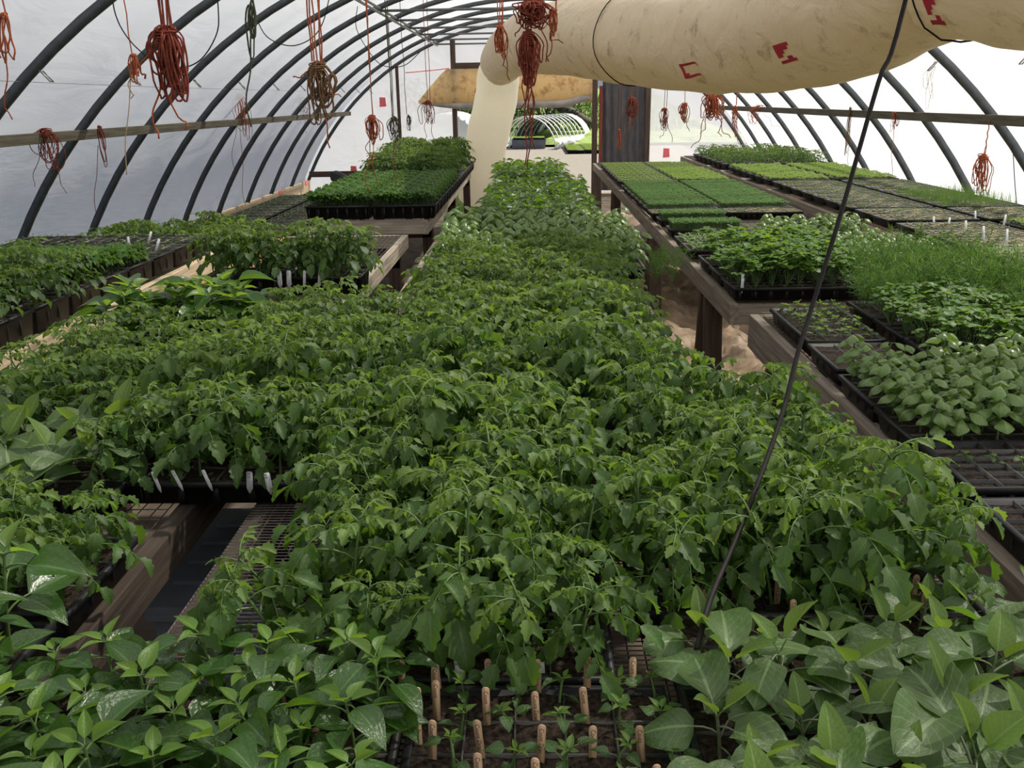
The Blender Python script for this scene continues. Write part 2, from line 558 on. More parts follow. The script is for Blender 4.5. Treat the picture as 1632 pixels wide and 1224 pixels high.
# hoops: rectangular steel bows with feet
hoop_me = None
nh = 0
for i in range(-6, 9):
    y = 6.6 + 1.22 * i
    if hoop_me is None:
        m = MB()
        N = 44
        prof = [(-0.017, -0.027), (0.017, -0.027), (0.021, 0.0), (0.017, 0.027), (-0.017, 0.027), (-0.021, 0.0)]
        vs_, fs = [], []
        for k in range(N + 1):
            a = A_GROUND + (PI - 2 * A_GROUND) * k / N
            for py_, pr in prof:
                x, z = hoop_pt(a, RH + pr)
                vs_.append((x, py_, z))
        for k in range(N):
            for q in range(6):
                fs.append((k * 6 + q, k * 6 + (q + 1) % 6, (k + 1) * 6 + (q + 1) % 6, (k + 1) * 6 + q))
        m.add(vs_, fs, 'hoop_steel')
        hoop_me = m.mesh('hoop_bow', True)
        m = MB()
        m.tube([(-1.62, 0, 2.58), (1.62, 0, 2.58)], 0.015, 'tie_steel', 6)
        tie_me = m.mesh('collar_tie')
        m = MB()
        a = math.asin((1.88 - ZC) / RH)
        hx, hz = hoop_pt(a, RH - 0.034)
        dx, dz = -math.cos(a), -math.sin(a)
        m.tube([(hx, -0.015, hz), (hx + dx * 0.08, -0.015, hz + dz * 0.08), (hx + dx * 0.08, 0.02, hz + dz * 0.08), (hx, 0.02, hz)], 0.005, 'wire_light', 5)
        hook_me = m.mesh('hook')
    root = empty('greenhouse_hoop', (0, y, 0))
    link('bow', hoop_me, root)
    link('collar_tie', tie_me, root)
    link('hook', hook_me, root)
    link('hook', hook_me, root, Matrix.Scale(-1, 4, (1, 0, 0)))
    if i < -1:
        lab = 'grey steel greenhouse hoop overhead, nearer than the first one wholly in view'
    else:
        lab = 'grey steel greenhouse hoop, %s from the camera of those in view' % ORD[nh]
        nh += 1
    tag(root, lab, 'hoop', 'steel hoops of the greenhouse')

# longitudinal members
def trim(name, p0, p1, w, h, mat):
    return tag(board(name, p0, p1, w, h, mat), kind='structure')
trim('trim_1', (-3.20, Y_BACK, 1.46), (-3.20, Y_FAR, 1.46), 0.04, 0.068, 'wood_purlin')
trim('trim_2', (3.20, Y_BACK, 1.46), (3.20, Y_FAR, 1.46), 0.04, 0.068, 'wood_purlin')
trim('baseboard_left', (-4.03, Y_BACK, 0.22), (-4.03, Y_FAR, 0.22), 0.045, 0.20, 'wood_pale')
trim('baseboard_right', (4.03, Y_BACK, 0.22), (4.03, Y_FAR, 0.22), 0.045, 0.20, 'wood_pale')
for k, (x, z) in enumerate(((-1.60, 2.60), (-1.60, 2.555), (1.60, 2.60), (0, hoop_z(0) - 0.05))):
    m = MB()
    m.tube([(x, Y_BACK, z), (x, Y_FAR, z)], 0.014, 'tie_steel', 6)
    tag(m.build('trim_%d' % (3 + k)), kind='structure')

# far end framing: posts, header, jambs
trim('trim_7', (DOOR0, Y_FAR - 0.06, 0), (DOOR0, Y_FAR - 0.06, 2.66), 0.085, 0.09, 'wood_dark')
trim('trim_8', (DOOR0, Y_FAR - 0.06, HEAD + 0.02), (DOOR1, Y_FAR - 0.06, HEAD + 0.02), 0.05, 0.10, 'wood_dark')
trim('trim_9', (1.13, Y_FAR - 0.07, 0), (1.13, Y_FAR - 0.07, HEAD), 0.09, 0.10, 'wood_dark')
trim('trim_10', (1.235, Y_FAR - 0.09, 0), (1.235, Y_FAR - 0.09, 1.85), 0.05, 0.11, 'wood_red')
trim('trim_11', (DOOR1 - 0.02, Y_FAR - 0.06, 0), (DOOR1 - 0.02, Y_FAR - 0.06, HEAD), 0.09, 0.09, 'wood_dark')
trim('trim_12', (-2.32, Y_FAR - 0.04, 0), (-2.32, Y_FAR - 0.04, hoop_z(2.32)), 0.05, 0.06, 'wood_dark')
trim('trim_13', (-4.0, Y_FAR - 0.04, 0.42), (DOOR0, Y_FAR - 0.04, 0.42), 0.04, 0.10, 'wood_dark')

# grey curtain right of the doorway
m = MB()
vs_, fs = [], []
nx, nz_ = 40, 8
for k in range(2):
    for j in range(nz_ + 1):
        for i in range(nx + 1):
            x = 1.27 + (2.04 - 1.27) * i / nx
            z = 0.06 + (HEAD - 0.10) * j / nz_
            y = Y_FAR - 0.02 + 0.018 * math.sin(i * 0.9 + 0.3 * j) - 0.012 * k
            vs_.append((x, y, z))
c = nx + 1
o_ = (nz_ + 1) * c
for j in range(nz_):
    for i in range(nx):
        q = (j * c + i, j * c + i + 1, (j + 1) * c + i + 1, (j + 1) * c + i)
        fs.append(tuple(t + o_ for t in q))
        fs.append(q[::-1])
m.add(vs_, fs, 'curtain_grey')
tag(m.build('door_curtain', smooth=True), 'dark grey plastic curtain hanging right of the far doorway', 'curtain')

# rolled-up tan canvas above the doorway
m = MB()
vs_, fs = [], []
prof = [(16.26, 2.17), (16.20, 2.02), (16.17, 1.86), (16.18, 1.72), (16.24, 1.63), (16.31, 1.62), (16.34, 1.75), (16.33, 2.0), (16.31, 2.17)]
nx = 36
for i in range(nx + 1):
    t = i / nx
    x = -1.95 + (1.08 + 1.95) * t
    k = min(1.0, 0.12 + (x + 1.95) / 0.55) if x < -1.45 else 1.0
    sag = 0.06 * math.sin(PI * t) + 0.02 * math.sin(9 * t) - (0.10 * max(0, (t - 0.85) / 0.15) ** 2) * -1
    for (y, z) in prof:
        zz = 1.60 + (z - 1.60) * k if x < -1.45 else z
        w_ = (2.17 - z) / 0.57
        vs_.append((x, y + 0.012 * math.sin(i * 1.3 + z * 9), zz - sag * w_ * (1 if t < 0.85 else 0.4)))
c = len(prof)
for i in range(nx):
    for k in range(c - 1):
        fs.append((i * c + k, (i + 1) * c + k, (i + 1) * c + k + 1, i * c + k + 1))
m.add(vs_, fs, 'canvas')
tarp = m.build('canvas_tarp', smooth=True)
m = MB()
m.tube([(-1.9 + 2.95 * q / 20, 16.23 + 0.01 * math.sin(q), 1.615 - 0.06 * math.sin(PI * q / 20) - 0.02 * math.sin(0.45 * q) + (0.09 * max(0, (q - 17) / 3))) for q in range(21)], [0.02 + 0.045 * min(1, q / 6) for q in range(21)], 'canvas_hem', 8)
m.build('rolled_hem', tarp, smooth=True)
tag(tarp, 'stained tan canvas rolled up and sagging under the far door header', 'tarp')

# ------------------------------------------------------------------ benches
def wire_grid(x0, x1, y0, y1, z, dx, dy, mat, r=0.0012):
    """welded wire: strands along Y and along X as one mesh"""
    m = MB()
    n = int((x1 - x0) / dx)
    for i in range(n + 1):
        x = x0 + (x1 - x0) * i / n
        ph = rng.uniform(0, 6)
        pts = [(x + 0.002 * math.sin(k + ph), y0 + (y1 - y0) * k / 6, z + 0.0015 * math.sin(2 * k + ph)) for k in range(7)]
        m.tube(pts, r, mat, 3, caps=False)
    n = int((y1 - y0) / dy)
    for i in range(n + 1):
        y = y0 + (y1 - y0) * i / n
        m.tube([(x0, y, z + r), (x1, y, z + r)], r, mat, 3, caps=False)
    return m

def bench(name, label, x0, x1, y0, y1, z, mat='wood_grey', legs=(), mesh=None, near=None, bh=0.09, splay=0.0, edge_l=None, edge_r=None, legmat='wood_dark', cross=0.9):
    root = empty(name, ((x0 + x1) / 2, (y0 + y1) / 2, 0))
    ox, oy = (x0 + x1) / 2, (y0 + y1) / 2
    def P(x, y, zz):
        return (x - ox, y - oy, zz)
    tz = z - bh / 2 - 0.004
    board('side_board', P(x0 + 0.02, y0, tz), P(x0 + 0.02, y1, tz), 0.04, bh, edge_l or mat, root)
    board('side_board', P(x1 - 0.02, y0, tz), P(x1 - 0.02, y1, tz), 0.04, bh, edge_r or mat, root)
    board('end_board', P(x0 + 0.04, y0 + 0.02, tz), P(x1 - 0.04, y0 + 0.02, tz), 0.04, bh, mat, root)
    board('end_board', P(x0 + 0.04, y1 - 0.02, tz), P(x1 - 0.04, y1 - 0.02, tz), 0.04, bh, mat, root)
    n = max(1, int((y1 - y0) / cross))
    for i in range(1, n):
        y = y0 + (y1 - y0) * i / n
        board('cross_slat', P(x0 + 0.04, y, z - 0.03), P(x1 - 0.04, y, z - 0.03), 0.07, 0.045, mat, root)
    dx, dy = mesh or (0.05, 0.05)
    inset = 0.005 if mesh == (0.026, 0.013) else 0.045
    wm = wire_grid(x0 - ox + inset, x1 - ox - inset, y0 - oy, y1 - oy, z, dx, dy, 'wire', 0.0016 if mesh else 0.002)
    w = wm.build('wire_mesh', root)
    tag(w, kind='stuff')
    for ly in legs:
        for lx, sg in ((x0 + 0.05, -1), (x1 - 0.05, 1)):
            for s in (-1, 1) if splay else (0,):
                board('leg', P(lx, ly + s * (splay + 0.04), 0), P(lx, ly + s * 0.05, z - bh - 0.01), 0.09, 0.05, legmat, root)
        board('leg_rail', P(x0 + 0.02, ly, z - bh - 0.05), P(x1 - 0.02, ly, z - bh - 0.05), 0.05, 0.08, legmat, root)
    return tag(root, label, 'bench')

ZB = 0.78
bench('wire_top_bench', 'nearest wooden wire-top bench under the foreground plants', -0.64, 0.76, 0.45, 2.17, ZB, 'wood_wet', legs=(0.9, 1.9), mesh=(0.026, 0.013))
bench('wire_top_bench', 'central bench under the middle tomatoes and far basil', -0.64, 0.52, 2.19, 5.75, ZB, legs=(2.6, 4.2, 5.5), mesh=(0.03, 0.05))
bench('wire_top_bench', 'narrow central bench of peppers leading to the far doorway', -0.40, 0.50, 6.0, 11.0, ZB, legs=(6.4, 8.6, 10.7))
bench('wire_top_bench', 'low wire-top bench left of the central bench holding one drooping tomato tray', -1.72, -0.85, 3.62, 6.10, ZB, edge_l='wood_orange', legs=(3.9, 5.8), mesh=(0.03, 0.10))
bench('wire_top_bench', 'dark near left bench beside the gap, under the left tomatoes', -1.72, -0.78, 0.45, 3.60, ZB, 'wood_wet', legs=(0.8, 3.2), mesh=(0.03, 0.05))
bench('wire_top_bench', 'far left bench carrying the dense green trays by the white chute', -1.68, -0.80, 6.88, 12.2, ZB, legs=(7.3, 9.6, 11.9), bh=0.11)
bench('plank_edge_bench', 'bench along the left plastic wall with a sunlit pale side board', -3.15, -1.91, 1.4, 5.36, 0.80, edge_r='wood_pale', legs=(2.0, 5.0), bh=0.10)
bench('plank_edge_bench', 'far bench along the left plastic wall with soil-filled trays', -3.72, -2.42, 5.75, 13.5, 0.32, legs=(6.4, 9.5, 13.0))
bench('sawhorse_bench', 'wire-top bench right of the aisle on dark sawhorse legs', 0.86, 1.98, 3.78, 12.7, 0.79, 'wood_mid', legs=(4.45, 6.6, 9.7, 12.4), splay=0.14)
bench('plank_edge_bench', 'near right bench holding basil and empty cell trays', 0.90, 2.02, 0.9, 3.60, 0.79, 'wood_mid', legs=(1.2, 3.3), bh=0.14)
bench('plank_edge_bench', 'raised right wall bench with brown plug trays', 2.06, 3.30, 1.6, 12.6, 0.87, 'wood_mid', legs=(2.2, 4.9, 7.8, 11.5), bh=0.12, legmat='wood_pale')

# ------------------------------------------------------------------ trays
TW, TD = 0.535, 0.275
TRAY_ME = {}
def tray_mesh(nx, ny, h, w=TW, d=TD):
    key = (nx, ny, h, w, d)
    if key in TRAY_ME:
        return TRAY_ME[key]
    m = MB()
    a, b = w / 2, d / 2
    k = 0.016
    e = 0.008
    bot = [(-a + k, -b + k, 0), (a - k, -b + k, 0), (a - k, b - k, 0), (-a + k, b - k, 0)]
    lo = [(-a + e, -b + e, h - 0.014), (a - e, -b + e, h - 0.014), (a - e, b - e, h - 0.014), (-a + e, b - e, h - 0.014)]
    li = [(-a, -b, h - 0.014), (a, -b, h - 0.014), (a, b, h - 0.014), (-a, b, h - 0.014)]
    to = [(-a, -b, h), (a, -b, h), (a, b, h), (-a, b, h)]
    ti = [(-a + 0.010, -b + 0.010, h), (a - 0.010, -b + 0.010, h), (a - 0.010, b - 0.010, h), (-a + 0.010, b - 0.010, h)]
    bi = [(-a + k + 0.004, -b + k + 0.004, 0.004), (a - k - 0.004, -b + k + 0.004, 0.004), (a - k - 0.004, b - k - 0.004, 0.004), (-a + k + 0.004, b - k - 0.004, 0.004)]
    allv = bot + lo + li + to + ti + bi
    fs = [(3, 2, 1, 0), (20, 21, 22, 23)]
    for r0 in range(5):
        for q in range(4):
            q2 = (q + 1) % 4
            fs.append((r0 * 4 + q, r0 * 4 + q2, r0 * 4 + 4 + q2, r0 * 4 + 4 + q))
    m.add(allv, fs, 'tray_black')
    # cell dividers run between the walls
    for i in range(1, nx):
        x = -a + 0.010 + (w - 0.020) * i / nx
        m.box((x - 0.0012, -b + 0.009, 0.012), (x + 0.0012, b - 0.009, h - 0.002), 'tray_edge')
    for j in range(1, ny):
        y = -b + 0.010 + (d - 0.020) * j / ny
        m.box((-a + 0.009, y - 0.0012, 0.012), (a - 0.009, y + 0.0012, h - 0.003), 'tray_edge')
    # side ribs
    for i in range(nx + 1):
        x = -a + 0.03 + (w - 0.06) * i / max(1, nx)
        for s in (-1, 1):
            m.box((x - 0.006, s * (b - 0.010) - 0.003, 0.008), (x + 0.006, s * (b - 0.010) + 0.003, h - 0.012), 'tray_black')
    TRAY_ME[key] = m.mesh('seed_tray')
    return TRAY_ME[key]

SOIL_ME = {}
def soil_mesh(w, d, mat):
    key = (w, d, mat)
    if key not in SOIL_ME:
        m = MB()
        nx, ny = 12, 7
        vs_, fs = [], []
        r = random.Random(5)
        for j in range(ny + 1):
            for i in range(nx + 1):
                vs_.append((-w / 2 + 0.012 + (w - 0.024) * i / nx, -d / 2 + 0.012 + (d - 0.024) * j / ny, r.uniform(-0.003, 0.003)))
        for j in range(ny):
            for i in range(nx):
                q = j * (nx + 1) + i
                fs.append((q, q + 1, q + nx + 2, q + nx + 1))
        m.add(vs_, fs, mat)
        SOIL_ME[key] = m.mesh('potting_soil', True)
    return SOIL_ME[key]

def tray(x, y, z, label, group=None, nx=8, ny=4, h=0.058, w=TW, d=TD, rz=0.0, soil='soil', fill=0.007, name='seed_tray'):
    """returns the soil surface height"""
    o = link(name, tray_mesh(nx, ny, h, w, d), None, T(x, y, z + 0.0035) @ RZ(rz))
    tag(o, label, 'tray', group)
    if soil:
        link('potting_soil', soil_mesh(w, d, soil), o, T(0, 0, h - fill))
    return z + 0.0035 + h - fill

# ------------------------------------------------------------------ plant parts
def p_ovate(t):
    return 0.06 + 1.0 * (math.sin(PI * min(1, t ** 0.72)) ** 0.85) * (1 - 0.12 * t) if 0 < t < 1 else (0.10 if t == 0 else 0.02)
def p_point(t):
    return (math.sin(PI * t ** 0.62) ** 0.95) * (1 - 0.30 * t) * 1.15 + 0.03 if 0 < t < 1 else (0.08 if t == 0 else 0.0)
def p_round(t):
    return math.sin(PI * t ** 0.92) ** 0.5 if 0 < t < 1 else (0.22 if t == 0 else 0.20)
def p_wide(t):
    return math.sin(PI * t ** 0.78) ** 0.62 * (1 - 0.10 * t) if 0 < t < 1 else (0.16 if t == 0 else 0.06)
def p_lance(t):
    return math.sin(PI * t ** 0.6) if 0 < t < 1 else (0.1 if t == 0 else 0.0)

def curve_pts(L, e0, e1, n, twist=0.0):
    """arching stalk in the YZ plane: elevation runs from e0 to e1"""
    pts = [Vector((0, 0, 0))]
    els = []
    y = z = x = 0.0
    for i in range(n):
        e = e0 + (e1 - e0) * (i + 0.5) / n
        els.append(e)
        y += L / n * math.cos(e)
        z += L / n * math.sin(e)
        x += twist * L / n * (i / n)
        pts.append(Vector((x, y, z)))
    return pts, els

def tomato_leaf(r, mat, L=0.13, hi=True, e0=0.8, e1=-0.9):
    m = MB()
    n = 6 if hi else 3
    pts, els = curve_pts(L, e0, e1, n, r.uniform(-0.3, 0.3))
    m.tube(pts, [0.0022 * (1 - 0.6 * i / n) for i in range(n + 1)], 'stem_green', 4 if hi else 3, caps=False)
    nl, cols = (8, 5) if hi else (5, 3)
    def at(t):
        k = min(n - 1, int(t * n))
        f = t * n - k
        return pts[k].lerp(pts[k + 1], f), els[k]
    for t, ll in (((0.30, 0.26), (0.48, 0.16), (0.60, 0.38), (0.74, 0.15), (0.86, 0.30)) if hi else ((0.34, 0.30), (0.60, 0.40), (0.84, 0.28))):
        for s in (-1, 1):
            if not hi and t > 0.8 and s < 0:
                continue
            p, e = at(t + r.uniform(-0.04, 0.04))
            l_ = L * ll * r.uniform(0.85, 1.2)
            droop = r.uniform(0.1, 1.1)
            M = Matrix.Translation(p) @ RXm(e * 0.6) @ RZ(s * -r.uniform(0.7, 1.25)) @ RXm(-droop) @ RYm(s * r.uniform(-0.4, 0.8))
            m.blade(M, l_, l_ * r.uniform(0.46, 0.64), p_ovate, mat, (nl if ll > 0.28 else 4) if hi else nl, cols if ll > 0.2 else 3, r.uniform(0.2, 1.2), r.uniform(0.1, 0.7), (0.15 if ll > 0.2 else 0.08) if hi else 0.13, 0.08, r)
    p, e = at(0.999)
    l_ = L * r.uniform(0.42, 0.55)
    M = Matrix.Translation(p) @ RXm(e) @ RZ(r.uniform(-0.3, 0.3))
    m.blade(M, l_, l_ * r.uniform(0.52, 0.70), p_ovate, mat, nl, cols, r.uniform(0.2, 1.0), r.uniform(0.1, 0.6), 0.16 if hi else 0.13, 0.07, r)
    return m

def simple_leaf(r, mat, L, Wd, pet, prof, e0, e1, bend, cup, wave, nl=7, cols=5, stem='stem_green', prad=0.0017, lobe=0.0):
    m = MB()
    pts, els = curve_pts(pet, e0, e1, 3)
    m.tube(pts, [prad, prad * 0.9, prad * 0.8, prad * 0.7], stem, 4, caps=False)
    M = Matrix.Translation(pts[-1]) @ RXm(els[-1]) @ RYm(r.uniform(-0.3, 0.3))
    m.blade(M, L, Wd, prof, mat, nl, cols, bend, cup, lobe, wave, r)
    return m

def stem_mb(r, H, r0, r1, lean=0.02, mat='stem_green', n=6, sides=5):
    m = MB()
    a, b = r.uniform(-lean, lean), r.uniform(-lean, lean)
    pts = [Vector((a * (i / n) ** 2, b * (i / n) ** 2, H * i / n)) for i in range(n + 1)]
    m.tube(pts, [r0 + (r1 - r0) * i / n for i in range(n + 1)], mat, sides, caps=False)
    return m, pts

class Recipe:
    """a plant as named part meshes with matrices, and the same plant as one flat mesh"""
    def __init__(self):
        self.parts = []          # (name, mesh, matrix)
        self.flat_me = None
    def add(self, name, me, M):
        self.parts.append((name, me, M))
    def arrays(self):
        vv, ff, uu, mm, mats = [], [], [], [], []
        base = 0
        for _, me, M in self.parts:
            n = len(me.vertices)
            co = np.empty(n * 3, np.float32)
            me.vertices.foreach_get('co', co)
            co = co.reshape(-1, 3)
            A = np.array(M)
            vv.append(co @ A[:3, :3].T + A[:3, 3])
            remap = []
            for mt in me.materials:
                if mt.name not in mats:
                    mats.append(mt.name)
                remap.append(mats.index(mt.name))
            uvd = me.uv_layers[0].data
            for p in me.polygons:
                ff.append([base + i for i in p.vertices])
                mm.append(remap[p.material_index])
                uu.append([tuple(uvd[li].uv) for li in p.loop_indices])
            base += n
        return np.concatenate(vv), ff, uu, mm, mats
    def flat(self, name):
        if self.flat_me is None:
            v, f, u, mi, mats = self.arrays()
            me = bpy.data.meshes.new(name)
            me.from_pydata(v.tolist(), [], f)
            for s in mats:
                me.materials.append(MATS[s])
            me.polygons.foreach_set('material_index', mi)
            ul = me.uv_layers.new(name='UVMap')
            ul.data.foreach_set('uv', [c for ff_ in u for p in ff_ for c in p])
            me.polygons.foreach_set('use_smooth', [True] * len(f))
            me.update()
            self.flat_me = me
        return self.flat_me

def place_parts(rec, name, loc, rz, sc, label, cat, group, tilt=(0, 0)):
    root = empty(name, loc, rz, sc)
    root.rotation_euler = (tilt[0], tilt[1], rz)
    for pn, me, M in rec.parts:
        link(pn, me, root, M)
    return tag(root, label, cat, group)
def place_flat(rec, name, loc, rz, sc, label, cat, group, tilt=(0, 0)):
    o = link(name, rec.flat(name), None)
    o.location = loc
    o.rotation_euler = (tilt[0], tilt[1], rz)
    o.scale = (sc, sc, sc)
    return tag(o, label, cat, group)

def bake_stuff(name, recs, places, label, cat):
    """past the limit of single plants: one mesh; places = (x, y, z, rz, sc)"""
    groups = {}
    for i, p in enumerate(places):
        groups.setdefault(i % len(recs), []).append(p)
    V, LV, LT, MI, UV, mats = [], [], [], [], [], []
    base = 0
    for gi, pl in groups.items():
        me = recs[gi].flat(name)
        n = len(me.vertices)
        co = np.empty(n * 3, np.float32)
        me.vertices.foreach_get('co', co)
        co = co.reshape(-1, 3)
        nl = len(me.loops)
        lv = np.empty(nl, np.int32)
        me.loops.foreach_get('vertex_index', lv)
        lt = np.empty(len(me.polygons), np.int32)
        me.polygons.foreach_get('loop_total', lt)
        mi = np.empty(len(me.polygons), np.int32)
        me.polygons.foreach_get('material_index', mi)
        uv = np.empty(nl * 2, np.float32)
        me.uv_layers[0].data.foreach_get('uv', uv)
        rm = []
        for mt in me.materials:
            if mt.name not in mats:
                mats.append(mt.name)
            rm.append(mats.index(mt.name))
        mi = np.array(rm, np.int32)[mi]
        for (x, y, z, rz, sc) in pl:
            c, s = math.cos(rz) * sc, math.sin(rz) * sc
            R = np.array(((c, -s, 0), (s, c, 0), (0, 0, sc)), np.float32)
            V.append(co @ R.T + np.array((x, y, z), np.float32))
            LV.append(lv + base)
            LT.append(lt)
            MI.append(mi)
            UV.append(uv)
            base += n
    V = np.concatenate(V)
    LV = np.concatenate(LV)
    LT = np.concatenate(LT)
    me = bpy.data.meshes.new(name)
    me.vertices.add(len(V))
    me.vertices.foreach_set('co', V.ravel())
    me.loops.add(len(LV))
    me.loops.foreach_set('vertex_index', LV)
    me.polygons.add(len(LT))
    me.polygons.foreach_set('loop_start', np.concatenate(([0], np.cumsum(LT)[:-1])).astype(np.int32))
    me.polygons.foreach_set('loop_total', LT)
    for s in mats:
        me.materials.append(MATS[s])
    me.polygons.foreach_set('material_index', np.concatenate(MI))
    ul = me.uv_layers.new(name='UVMap')
    ul.data.foreach_set('uv', np.concatenate(UV))
    me.polygons.foreach_set('use_smooth', np.ones(len(LT), bool))
    me.update(calc_edges=True)
    return tag(link(name, me), label, cat, None, 'stuff')

def leaf_pool(fn, n, seed):
    r = random.Random(seed)
    return [fn(r).mesh('leaf') for _ in range(n)]

# --- tomato
tom_hi = leaf_pool(lambda r: tomato_leaf(r, 'tomato_leaf', r.uniform(0.115, 0.15), True, r.uniform(0.5, 1.0), r.uniform(-1.3, -0.5)), 7, 1)
tom_hi_y = leaf_pool(lambda r: tomato_leaf(r, 'tomato_young', r.uniform(0.065, 0.09), True, r.uniform(0.8, 1.2), r.uniform(-0.8, -0.1)), 5, 2)
tom_lo = leaf_pool(lambda r: tomato_leaf(r, 'tomato_leaf', r.uniform(0.115, 0.15), False, r.uniform(0.5, 1.0), r.uniform(-1.3, -0.5)), 6, 3)
tom_lo_y = leaf_pool(lambda r: tomato_leaf(r, 'tomato_young', r.uniform(0.07, 0.10), False, r.uniform(0.7, 1.2), r.uniform(-0.8, -0.1)), 4, 4)
def tomato_recipe(seed, old, young, H=0.175, nlv=8):
    r = random.Random(seed)
    rec = Recipe()
    sm, pts = stem_mb(r, H, 0.0034, 0.0018, 0.03)
    rec.add('stem', sm.mesh('stem'), Matrix())
    a = r.uniform(0, 6.28)
    for i in range(nlv):
        t = 0.30 + 0.62 * i / (nlv - 1)
        k = min(5, int(t * 6))
        p = pts[k].lerp(pts[k + 1], t * 6 - k)
        a += 2.4 + r.uniform(-0.3, 0.3)
        s = r.uniform(0.72, 0.98) * (1.0 if t < 0.7 else 0.78)
        rec.add('leaf', r.choice(old), Matrix.Translation(p) @ RZ(a) @ Matrix.Scale(s, 4))
    for i in range(4):
        a += 1.7
        rec.add('leaf', r.choice(young), Matrix.Translation(pts[-1] - Vector((0, 0, 0.004 * i))) @ RZ(a) @ Matrix.Scale(r.uniform(0.55, 0.95), 4))
    return rec
TOM_HI = [tomato_recipe(100 + i, tom_hi, tom_hi_y) for i in range(8)]
TOM_LO = [tomato_recipe(200 + i, tom_lo, tom_lo_y, nlv=6) for i in range(6)]

# --- pepper
pep = leaf_pool(lambda r: simple_leaf(r, 'pepper_leaf', r.uniform(0.060, 0.085), r.uniform(0.036, 0.048), r.uniform(0.022, 0.036), p_point, r.uniform(0.4, 0.9), r.uniform(-0.4, 0.2), r.uniform(0.2, 1.0), r.uniform(0.15, 0.5), 0.05), 8, 11)
pep_y = leaf_pool(lambda r: simple_leaf(r, 'pepper_young', r.uniform(0.030, 0.050), r.uniform(0.014, 0.022), r.uniform(0.006, 0.012), p_lance, r.uniform(0.7, 1.2), r.uniform(0.3, 0.8), r.uniform(0.1, 0.7), r.uniform(0.3, 0.8), 0.04, prad=0.0013), 5, 12)
def pepper_recipe(seed, H=0.10, n=7, s0=1.0, ny=4):
    r = random.Random(seed)
    rec = Recipe()
    sm, pts = stem_mb(r, H, 0.0026, 0.0016, 0.012)
    rec.add('stem', sm.mesh('stem'), Matrix())
    a = r.uniform(0, 6.28)
    for i in range(n):
        t = 0.35 + 0.6 * i / (n - 1)
        k = min(5, int(t * 6))
        p = pts[k].lerp(pts[k + 1], t * 6 - k)
        a += 2.4 + r.uniform(-0.4, 0.4)
        rec.add('leaf', r.choice(pep), Matrix.Translation(p) @ RZ(a) @ Matrix.Scale(s0 * r.uniform(0.8, 1.1), 4))
    for i in range(ny):
        a += 1.75
        rec.add('leaf', r.choice(pep_y), Matrix.Translation(pts[-1]) @ RZ(a) @ Matrix.Scale(s0 * r.uniform(0.7, 1.15), 4))
    return rec
PEP = [pepper_recipe(300 + i) for i in range(7)]
PEP_S = [pepper_recipe(330 + i, 0.035, 3, 0.42, 5) for i in range(5)]
PEP_F = [pepper_recipe(350 + i, 0.10, 9, 1.0, 1) for i in range(4)]

# --- eggplant
egg = leaf_pool(lambda r: simple_leaf(r, 'eggplant_leaf', r.uniform(0.085, 0.112), r.uniform(0.064, 0.084), r.uniform(0.030, 0.055), p_wide, r.uniform(0.5, 1.1), r.uniform(-0.3, 0.4), r.uniform(0.3, 1.3), r.uniform(-0.4, 0.45), 0.13, 9, 5, 'stem_dark', 0.0022), 10, 21)
egg_y = leaf_pool(lambda r: simple_leaf(r, 'eggplant_young', r.uniform(0.060, 0.080), r.uniform(0.034, 0.046), r.uniform(0.02, 0.03), p_ovate, r.uniform(1.0, 1.3), r.uniform(0.6, 1.1), r.uniform(-0.1, 0.4), r.uniform(0.2, 0.6), 0.06, 7, 5, 'stem_green', 0.0018), 5, 22)
def egg_recipe(seed, H=0.075, n=5):
    r = random.Random(seed)
    rec = Recipe()
    sm, pts = stem_mb(r, H, 0.0034, 0.0024, 0.012, 'stem_dark')
    rec.add('stem', sm.mesh('stem'), Matrix())
    a = r.uniform(0, 6.28)
    for i in range(n):
        t = 0.35 + 0.6 * i / (n - 1)
        k = min(5, int(t * 6))
        p = pts[k].lerp(pts[k + 1], t * 6 - k)
        a += 2.4 + r.uniform(-0.4, 0.4)
        rec.add('leaf', r.choice(egg), Matrix.Translation(p) @ RZ(a) @ Matrix.Scale(r.uniform(0.75, 1.05), 4))
    for i in range(2):
        a += 2.2
        rec.add('leaf', r.choice(egg_y), Matrix.Translation(pts[-1]) @ RZ(a) @ Matrix.Scale(r.uniform(0.7, 1.1), 4))
    return rec
EGG = [egg_recipe(400 + i) for i in range(7)]

# --- basil
bas = leaf_pool(lambda r: simple_leaf(r, 'basil_leaf', r.uniform(0.040, 0.054), r.uniform(0.033, 0.043), r.uniform(0.008, 0.014), p_round, r.uniform(0.3, 0.8), r.uniform(0.0, 0.4), r.uniform(1.4, 2.3), r.uniform(-0.8, -0.5), 0.02, 9, 5), 6, 31)
def basil_recipe(seed, H=0.11, pairs=5):
    r = random.Random(seed)
    rec = Recipe()
    sm, pts = stem_mb(r, H, 0.0022, 0.0016, 0.012)
    rec.add('stem', sm.mesh('stem'), Matrix())
    a = r.uniform(0, 6.28)
    for i in range(pairs):
        t = 0.40 + 0.58 * i / (pairs - 1)
        k = min(5, int(t * 6))
        p = pts[k].lerp(pts[k + 1], t * 6 - k)
        a += PI / 2 + r.uniform(-0.2, 0.2)
        for s in (0, PI):
            rec.add('leaf', r.choice(bas), Matrix.Translation(p) @ RZ(a + s) @ Matrix.Scale(r.uniform(0.8, 1.15) * (0.75 if i == pairs - 1 else 1), 4))
    return rec
BAS = [basil_recipe(500 + i) for i in range(6)]

